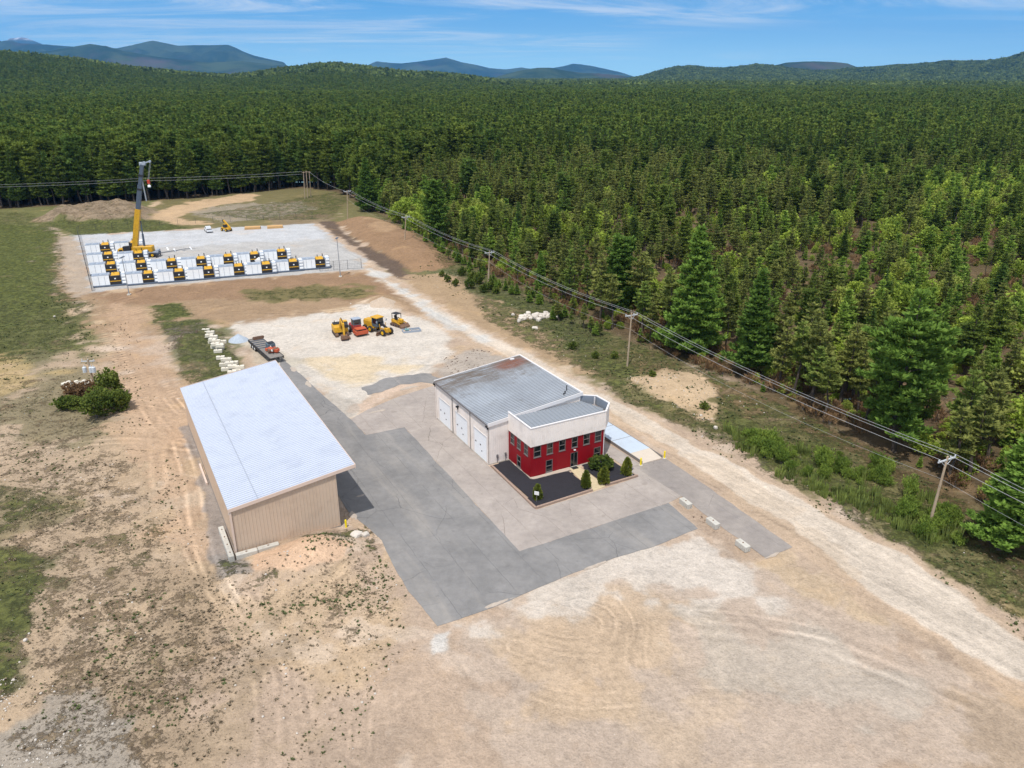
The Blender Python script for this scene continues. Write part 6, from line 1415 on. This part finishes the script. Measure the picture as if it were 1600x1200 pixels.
# ---------------------------------------------------------------- concrete blocks and boulders
M_BLKL = pbr('pale_block', lin(232,224,208), .9, var=.1, dirt=lin(190,180,160), dirt_amt=.5, bump=.4, obj_rand=.15)
def blockmesh(name, L, W, Hh, mat):
    mb = MB().cbox((0, 0, Hh/2), (L, W, Hh), b=.05); o = mb.build(name, mat); MB().tube((0, 0, Hh-.02), (0, 0, Hh+.06), .09, n=6).build('lifting_eye', M_RUST, o); return o
blk0 = blockmesh('concrete_block', 1.8, .75, .7, M_CONC); blk1 = blockmesh('concrete_block', 1.55, .62, .62, M_BLKL)
def block(src, x, y, z, rz, label, group):
    if not src.get('label'): o = src; o.location = (x, y, z); o.rotation_euler = (0, 0, rz)
    else: o = dup(src, (x, y, z), rz=rz)
    o['label'] = label; o['category'] = 'concrete block'; o['group'] = group; return o
dra = math.atan2(G(1163,857)[1]-G(1075,790)[1], G(1163,857)[0]-G(1075,790)[0])
for (u, v), lb in (((1071,790), 'grey concrete block beside the driveway, nearest the red office'), ((1113.5,821), 'whitish concrete block beside the driveway, middle of three'), ((1160,856), 'whitish concrete block beside the driveway, nearest the road')):
    x, y = G(u, v); block(blk0, x, y, 0, dra, lb, 'concrete blocks beside the driveway')
for (a_, b_, lb) in ((.95, -.75, 'long concrete block at the front left corner of the tan shed'), (3.35, -.7, 'pale concrete block in front of the tan shed, right of the corner one')):
    x, y = loc2w(a_, b_, S0); o = block(blk0, x, y, 0, A, lb, 'concrete blocks around the tan shed'); o.scale = (1.3, .9, .95)
for k in range(4):
    x, y = loc2w(-.72, -.3+k*1.75, S0); o = block(blk0, x, y, 0, A+math.pi/2, ('nearest', 'second', 'third', 'farthest')[k]+' block of the row along the left wall of the tan shed', 'concrete blocks around the tan shed'); o.scale = (.95, .8, 1.15)
x, y = loc2w(-.45, 21.5, S0); o = MB().box(-3.1, 3.1, -.12, .12, 0, .35).build('timber_beam', M_TANF); o.location = (x, y, 0); o.rotation_euler = (0, 0, A+math.pi/2); tag(o, 'long pale beam lying along the left wall of the tan shed', 'beam')
gA_ = 'pale concrete blocks stacked behind the tan shed'
upper = [(322,515),(325,519),(329,522),(327,527),(334,529),(332,534),(338,536),(336,541),(344,543),(341,548),(348,533),(343,538)]
for i, (u, v) in enumerate(upper):
    x, y = G(u, v+3); block(blk1, x, y, 0, R(8+6*math.sin(i*2.3)), 'pale concrete block in the upper heap behind the tan shed, by the grass', gA_)
for i in range(7):
    u, v = upper[i+2]; x, y = G(u+1, v+4); block(blk1, x, y, .63, R(5+14*math.sin(i*1.7)), 'pale concrete block lying on top of the upper heap behind the tan shed', gA_)
lower = [(345,558),(352,561),(356,565),(350,569),(360,571),(353,576),(364,576),(370,579),(376,577),(366,566),(363,581),(372,583),(381,580)]
for i, (u, v) in enumerate(lower):
    x, y = G(u, v+3); block(blk1, x, y, 0, R(12+7*math.sin(i*1.9)), 'pale concrete block in the lower heap, just behind the tan shed roof edge', gA_)
for i in range(4):
    u, v = lower[2+i*2]; x, y = G(u, v+4); block(blk1, x, y, .63, R(10+9*math.sin(i*3.)), 'pale concrete block lying on top of the lower heap just behind the tan shed', gA_)
for i in range(10):
    x, y = G(104+i*6.0, 602-i*.4+2*(i % 2)); block(blk1, x, y, 0, R(62+6*math.sin(i*2.)), 'pale concrete block in the row behind the bushes at left', 'pale concrete blocks behind the bushes at left')
for i in range(5):
    x, y = G(108+i*8.0, 608-i); block(blk1, x, y, .0, R(66+6*math.sin(i*2.)), 'pale concrete block in the row behind the bushes at left', 'pale concrete blocks behind the bushes at left')
M_ROCKW = pbr('white_rock', lin(218,208,196), .9, var=.16, scale=1.5, dirt=lin(180,165,150), dirt_amt=.5, bump=.6, obj_rand=.2); M_ROCKG = pbr('grey_rock', lin(190,182,174), .9, var=.2, scale=1.5, bump=.6)
def rockmesh(name, seed, mat):
    bm = bmesh.new(); bmesh.ops.create_icosphere(bm, subdivisions=2, radius=.5)
    for v_ in bm.verts:
        n_ = mnoise.noise(v_.co*2.2+Vector((seed*7.1, 0, 0)))*.34+mnoise.noise(v_.co*5+Vector((0, seed*3., 0)))*.1; v_.co *= 1+n_
        for ax in range(3): v_.co[ax] = max(-.38, min(.38, v_.co[ax]))
        v_.co.z = v_.co.z+.2
    me = bpy.data.meshes.new(name); bm.to_mesh(me); bm.free(); me.materials.append(mat); o = bpy.data.objects.new(name, me); C.objects.link(o); return o
rocks = [rockmesh('boulder', i, M_ROCKW) for i in range(4)]; nrock = 0
def rock(u, v, s, label, grp=None, flat=.75, z=0.):
    global nrock
    x, y = G(u, v); src = rocks[nrock % 4]; nrock += 1
    if not src.get('label'): o = src; o.location = (x, y, z); o.rotation_euler = (0, 0, u); o.scale = (s, s*.85, s*flat)
    else: o = dup(src, (x, y, z), rz=u*1.3, scale=(s, s*.85, s*flat))
    o['label'] = label; o['category'] = 'rock'
    if grp: o['group'] = grp
    elif 'group' in o: del o['group']
    return o
gR = 'white boulders of the pile by the road'; rs_ = np.random.default_rng(5)
for i in range(46):
    t_ = rs_.random(); s_ = rs_.random(); u = 812+t_*50+s_*8-(4 if i % 2 else 0); v = 503-9*t_*(1-s_)-13*s_*.6+rs_.normal()*1.5
    rock(u, v, 1.0+.65*rs_.random(), 'white boulder, one of the pile on the grass between road and wood', gR, .8, .25*(i % 3 == 0))
rock(801.5, 493, 1.1, 'white boulder lying alone left of the boulder pile'); rock(867.5, 490, 1.3, 'white boulder just off the right end of the boulder pile'); rock(870.5, 497, 1.0, 'smaller white boulder off the right end of the boulder pile')
rock(836, 513, 1.7, 'flat yellowish boulder between the boulder pile and the road', None, .4)
rock(556.5, 839, 1.7, 'largest pale boulder right of the tan shed front corner', 'pale boulders by the shed corner', .7); rock(571, 838, 1.2, 'rounded tan boulder beside the asphalt corner near the shed', 'pale boulders by the shed corner', .8)
for (u, v, s, l_) in ((1095,650,.6,'small white rock in the grass above the driveway bollards'),(1118,669,.8,'white rock lying in the grass right of the dirt road'),(548,475,.5,'small white rock left of the gravel heap'),(85,495,.6,'small pale rock in the meadow at left'),(40,1001,.5,'small white rock in the grass at the left edge')):
    rock(u, v, s, l_)
rock(1135, 470, .01, 'x') if 0 else None
# heaps of gravel
def heap(u, v, r, h, mat, label):
    x, y = G(u, v); n = 28; rings = []; vs = []; fs = []; m_ = 9
    for j in range(m_):
        f = j/(m_-1)
        for k in range(n):
            a_ = k*6.2832/n; rr = r*(1-f)*(1+.18*(mnoise.noise(Vector((math.cos(a_)*1.6, math.sin(a_)*1.6, u)))+.3*mnoise.noise(Vector((math.cos(a_)*4, math.sin(a_)*4, j*.6))))); z = h*(f**.9)*(1+.12*mnoise.noise(Vector((math.cos(a_)*2, math.sin(a_)*2, j*.7))))-.08
            vs.append((rr*math.cos(a_), rr*math.sin(a_)*.9, z))
    for j in range(m_-1):
        for k in range(n): fs.append((j*n+k, j*n+(k+1) % n, (j+1)*n+(k+1) % n, (j+1)*n+k))
    o = MB().add(vs, fs).build('gravel_heap', mat, smooth=True, fixn=False); o.location = (x, y, 0); tag(o, label, 'gravel heap'); return o
heap(373, 532, 2.1, 1.5, pbr('blue_gravel', lin(182,192,204), .95, var=.25, scale=4, bump=.8), 'small blue grey gravel heap between the block stacks and the trailer')
heap(598, 477, 4.2, 2.2, pbr('tan_gravel', lin(196,176,156), .95, var=.2, scale=2, bump=.8), 'tan gravel heap at the back of the pale machine lot')
# ---------------------------------------------------------------- planted shrubs
def place_shrub(o, u, v, label, cat='shrub', grp=None, h=None):
    x, y = G(u, v); o.location = (x, y, .1); tag(o, label, cat, grp); return o
def thuja(seed, h, w, dens=1.):
    rs = np.random.default_rng(seed); root = thing('conical_shrub', None, None); n = int(900*dens); f = rs.random(n)**.8; a_ = rs.random(n)*6.2832; r = w/2*np.sin(np.clip((1-f)*1.9+.18, 0, 1.57))*(.75+.3*rs.random(n))*(1+.15*np.sin(a_*3+f*6+seed))
    p_ = np.stack([np.cos(a_)*r, np.sin(a_)*r, f*h*.97+.05], 1); o_ = np.stack([np.cos(a_)*.5, np.sin(a_)*.5, np.full(n, .7)], 1)
    Cards().tufts(p_, .20*(.7+.6*rs.random(n)), .3, 4, out=o_, rs=rs, asp=.6).build('crown', M_THUJA, root); MB().tube((0,0,-.1),(0,0,h*.8),.06,.02,n=5).build('trunk', M_BARK, root); return root
gS = 'conical shrubs in the mulch beds'
place_shrub(thuja(1, 2.0, 1.0), 840, 781, 'conical green shrub behind the small white sign, leftmost of four', 'shrub', gS); place_shrub(thuja(2, 2.4, 1.05), 915, 763, 'conical green shrub at the left side of the sandy walk', 'shrub', gS)
place_shrub(thuja(3, 2.3, 1.35), 943, 756, 'blunt conical shrub in front of the round bush, right of the walk', 'shrub', gS); place_shrub(thuja(4, 2.5, 1.25), 979, 743, 'conical shrub at the right end of the mulch beds', 'shrub', gS)
place_shrub(bush('round_bush', 1.9, 3.4, 77, M_SHRUBD, 520, .26, 4, 4, .5, lump=.2), 941, 735, 'wide round olive bush against the right end of the red office wall', 'bush')
# bushes round the transformer pole
for i, (u, v, h, w_, mt, l_) in enumerate(((176,618,4.3,4.4,M_SHRUBD,'tall dark green bush right of the transformer pole'),(152,650,4.3,5.2,M_SHRUBD,'largest dark green bush below the transformer pole'),(128,622,3.2,4.4,M_BROWNL,'brown leaved bush left of the transformer pole'),(190,636,3.0,4.0,M_SHRUBD,'low dark bush at the right end of the bush clump'),(112,634,2.2,4.6,M_SHRUBD,'low green bush at the left end of the bush clump'),(165,632,3.6,3.6,M_SHRUBD,'grey green bush in the middle of the bush clump'))):
    b_ = bush('round_bush', h, w_, 80+i, mt, 900, .30, 4, 6, .3, lump=.5); x, y = G(u, v+3); b_.location = (x, y, 0); tag(b_, l_, 'bush', 'bushes around the transformer pole')
# bright willow scrub and small pines along the verge
M_WILL = leaf_mat('willow_leaves', (.14,.21,.04), (.32,.41,.08), .6)
wp = [bush('roadside_bush', 2.6, 2.6, 120+i, M_WILL, 520, .34, 4, 7, .15, lump=.5, up=1.7, asp=.2) for i in range(3)]
spots = []
for cx_, cy_, n, sx, sy in ((1215,712,13,45,14),(1290,735,16,50,18),(1370,745,15,32,22),(1420,800,12,20,20),(1475,825,16,42,24),(1180,695,5,25,10)):
    for k in range(n): spots.append((cx_+rs_.normal()*sx*.5, cy_+rs_.normal()*sy*.5))
spots += [(1451, 842), (1467, 826), (1438, 838)]
k0 = 0
for u, v in spots:
    x, y = G(u, v)
    if sdf(np.array([x]), np.array([y]), ROAD)[0] > -3: continue
    s_ = .30+.62*rs_.random()**1.5; o = wp[k0 % 3]
    if k0 < 3: o.location = (x, y, 0); o.scale = (s_*1.1, s_*1.1, s_)
    else: o = dup(o, (x, y, 0), rz=rs_.random()*6.28, scale=(s_*1.2, s_*1.2, s_*(.9+.4*rs_.random())))
    tag(o, 'bright green willow bush on the verge below the wood near the nearest pole', 'bush', 'bright green bushes on the verge'); k0 += 1
vp = [bush('verge_bush', 2.0, 2.4, 140+i, M_SHRUBD, 260, .30, 4, 4, .3, lump=.45) for i in range(2)]; k0 = 0
for (u, v, s_) in ((735,450,1.1),(748,443,1.2),(740,438,.9),(768,452,.9),(700,440,.7),(712,446,.6),(757,456,.8),(775,458,.7),(1020,590,.5),(960,560,.5),(690,432,.6),(722,430,.8),(895,545,.6),(930,560,.5),(1100,640,.5)):
    x, y = G(u, v); o = vp[k0 % 2]
    if k0 < 2: o.location = (x, y, 0); o.scale = (s_,)*3
    else: o = dup(o, (x, y, 0), rz=rs_.random()*6.28, scale=s_*1.2)
    tag(o, 'dark green bush on the verge near the third power pole', 'bush', 'dark bushes on the verge near the third pole'); k0 += 1
# ---------------------------------------------------------------- weeds and stones strewn over the ground (nobody could count them)
def strew(name, label, n, regs, protos, smin, smax, seed, veg=None):
    rs = np.random.default_rng(seed); X, Y = [], []
    for poly, wgt in regs:
        a_ = np.array(poly); m_ = int(n*wgt*6); x = a_[:,0].min()+rs.random(m_)*np.ptp(a_[:,0]); y = a_[:,1].min()+rs.random(m_)*np.ptp(a_[:,1])
        k = (sdf(x, y, poly)+(fbm(x, y, .3, 3, 4)-.5)*6 > 0) & (fbm(x, y, .16, 5, seed)+rs.normal(size=m_)*.05 > .5) & (rs.random(m_) < .6)
        for pl in BLD+PAVED: k &= sdf(x, y, pl) < -.3
        X.append(x[k][:int(n*wgt)]); Y.append(y[k][:int(n*wgt)])
    X = np.concatenate(X); Y = np.concatenate(Y); Z = relief(X, Y, terrain(X, Y)); me = bpy.data.meshes.new(name)
    V_ = []; Fc = []; off = 0; pv_ = [np.array(p_[0]) for p_ in protos]
    for i in range(len(X)):
        pi = rs.integers(len(protos)); v_ = pv_[pi]; s = smin+(smax-smin)*rs.random()**3.2; a_ = rs.random()*6.28; c_, s2 = math.cos(a_), math.sin(a_)
        V_.append(np.stack([(v_[:,0]*c_-v_[:,1]*s2)*s+X[i], (v_[:,0]*s2+v_[:,1]*c_)*s+Y[i], v_[:,2]*s+Z[i]], 1)); Fc.append(np.array(protos[pi][1])+off); off += len(v_)
    v_ = np.concatenate(V_); f_ = np.concatenate(Fc); k = f_.shape[1]
    me.vertices.add(len(v_)); me.vertices.foreach_set('co', v_.astype(np.float32).ravel()); me.loops.add(f_.size); me.loops.foreach_set('vertex_index', f_.astype(np.int32).ravel())
    me.polygons.add(len(f_)); me.polygons.foreach_set('loop_start', np.arange(0, f_.size, k, dtype=np.int32)); me.update(calc_edges=True); me.materials.append(protos[0][2])
    o = bpy.data.objects.new(name, me); C.objects.link(o); tag(o, label, None, None, 'stuff'); return o
def tuft_proto(seed, mat, n=9):
    rs = np.random.default_rng(seed); v, f = [], []
    for k in range(n):
        a_ = rs.random()*6.28; r = .5*rs.random()**.7; h = .25+.35*rs.random(); x, y = math.cos(a_)*r*.5, math.sin(a_)*r*.5; d = np.array([math.cos(a_), math.sin(a_)]); w_ = .22
        b = len(v); v += [(x-d[1]*w_, y+d[0]*w_, 0), (x+d[1]*w_, y-d[0]*w_, 0), (x+d[0]*r+d[1]*w_*.8, y+d[1]*r-d[0]*w_*.8, h), (x+d[0]*r-d[1]*w_*.8, y+d[1]*r+d[0]*w_*.8, h*.9)]; f.append((b, b+1, b+2, b+3))
    return v, f, mat
M_WEED = pbr('weed_green', (.105,.125,.050), .8, var=.5, scale=.6, spec=.1); M_DRY = pbr('dry_weed', (.22,.175,.12), .9, var=.5, scale=.6, spec=.1)
SAND_L = P((0,700),(250,690),(330,870),(400,900),(560,850),(620,890),(670,985),(600,1080),(560,1240),(0,1240)); PALM = P((380,860),(560,840),(620,890),(600,960),(420,960)); MID = P((200,900),(330,890),(420,1000),(340,1160),(200,1180),(120,1000))
VG = P((640,430),(850,530),(1000,640),(1250,775),(1500,925),(1640,1010),(1640,900),(1500,780),(1350,690),(1000,525),(850,465),(700,400)); UPL = P((-60,520),(200,500),(240,640),(220,720),(-60,760))
strew('weeds', 'green weeds dotted over the sandy ground at left', 4200, [(SAND_L, .45), (MID, .1), (PALM, .15), (UPL, .2)], [tuft_proto(i, M_WEED) for i in range(4)], .07, .34, 1)
strew('dry_weeds', 'dry brown weeds over the sandy ground and the verge', 8000, [(SAND_L, .4), (MID, .15), (VG, .2), (UPL, .15)], [tuft_proto(i+9, M_DRY) for i in range(4)], .06, .30, 2)
strew('verge_grass', 'rough green grass tufts on the verge beside the dirt road', 8000, [(VG, .85), (P((0,480),(100,460),(160,560),(0,600)), .15)], [tuft_proto(i+20, M_WEED) for i in range(4)], .14, .5, 3)
WB = P((1140,672),(1200,690),(1290,712),(1370,728),(1440,780),(1520,822),(1530,850),(1450,858),(1400,826),(1330,788),(1240,756),(1160,716))
M_TALLG = leaf_mat('tall_grass', (.13,.16,.05), (.33,.40,.10), .3)
def blade_proto(seed, mat, n=16):
    rs = np.random.default_rng(seed); v, f = [], []
    for k in range(n):
        a_ = rs.random()*6.28; r = .45*rs.random(); x, y = math.cos(a_)*r, math.sin(a_)*r; b_ = rs.random()*6.28; dx, dy = math.cos(b_)*.07, math.sin(b_)*.07; h = .9+.6*rs.random(); lx, ly = math.cos(a_)*.3*rs.random(), math.sin(a_)*.3*rs.random(); b = len(v)
        v += [(x-dx, y-dy, 0), (x+dx, y+dy, 0), (x+lx+dx*.7, y+ly+dy*.7, h), (x+lx-dx*.7, y+ly-dy*.7, h*.95)]; f.append((b, b+1, b+2, b+3))
    return v, f, mat
strew('tall_verge_grass', 'tall bright green growth among the willow bushes on the verge', 900, [(WB, 1.)], [blade_proto(i+40, M_TALLG) for i in range(3)], .4, 1.25, 9)
def ico(s=.5, seed=0):
    rs = np.random.default_rng(seed); bm = bmesh.new(); bmesh.ops.create_icosphere(bm, subdivisions=1, radius=s); v = [(p_.co.x*(1+.3*rs.normal()*.5), p_.co.y*(.9+.2*rs.normal()*.5), p_.co.z*.7+.1) for p_ in bm.verts]; f = [tuple(q.index for q in fc.verts) for fc in bm.faces]; bm.free(); return v, f
st_ = [ico(.5, i)+(M_ROCKW,) for i in range(3)]
strew('loose_stones', 'loose pale stones strewn over sand, verge and road edges', 2000, [(SAND_L, .22), (P((0,1060),(90,1070),(160,1120),(150,1230),(0,1240)), .18), (VG, .22), (P((300,318),(470,312),(520,325),(430,342),(330,345)), .12), (P((600,430),(860,590),(1050,715),(1240,850),(1250,840),(1060,705),(870,580),(620,420)), .12), (P((980,590),(1040,575),(1100,590),(1128,625),(1115,660),(1060,640),(1000,615)), .14)], st_, .08, .30, 4)
strew('dark_stones', 'dark broken asphalt and clods by the paving and on the berm', 900, [(P((690,552),(790,545),(810,560),(700,590)), .15), (BERM, .35), (P((262,515),(300,508),(318,520),(300,535),(265,548)), .2), (P((1062,780),(1090,790),(1200,880),(1180,880),(1100,825)), .3)], [p_[:2]+(pbr('dark_clods', lin(110,92,80), .95, var=.4),) for p_ in st_], .12, .40, 6)
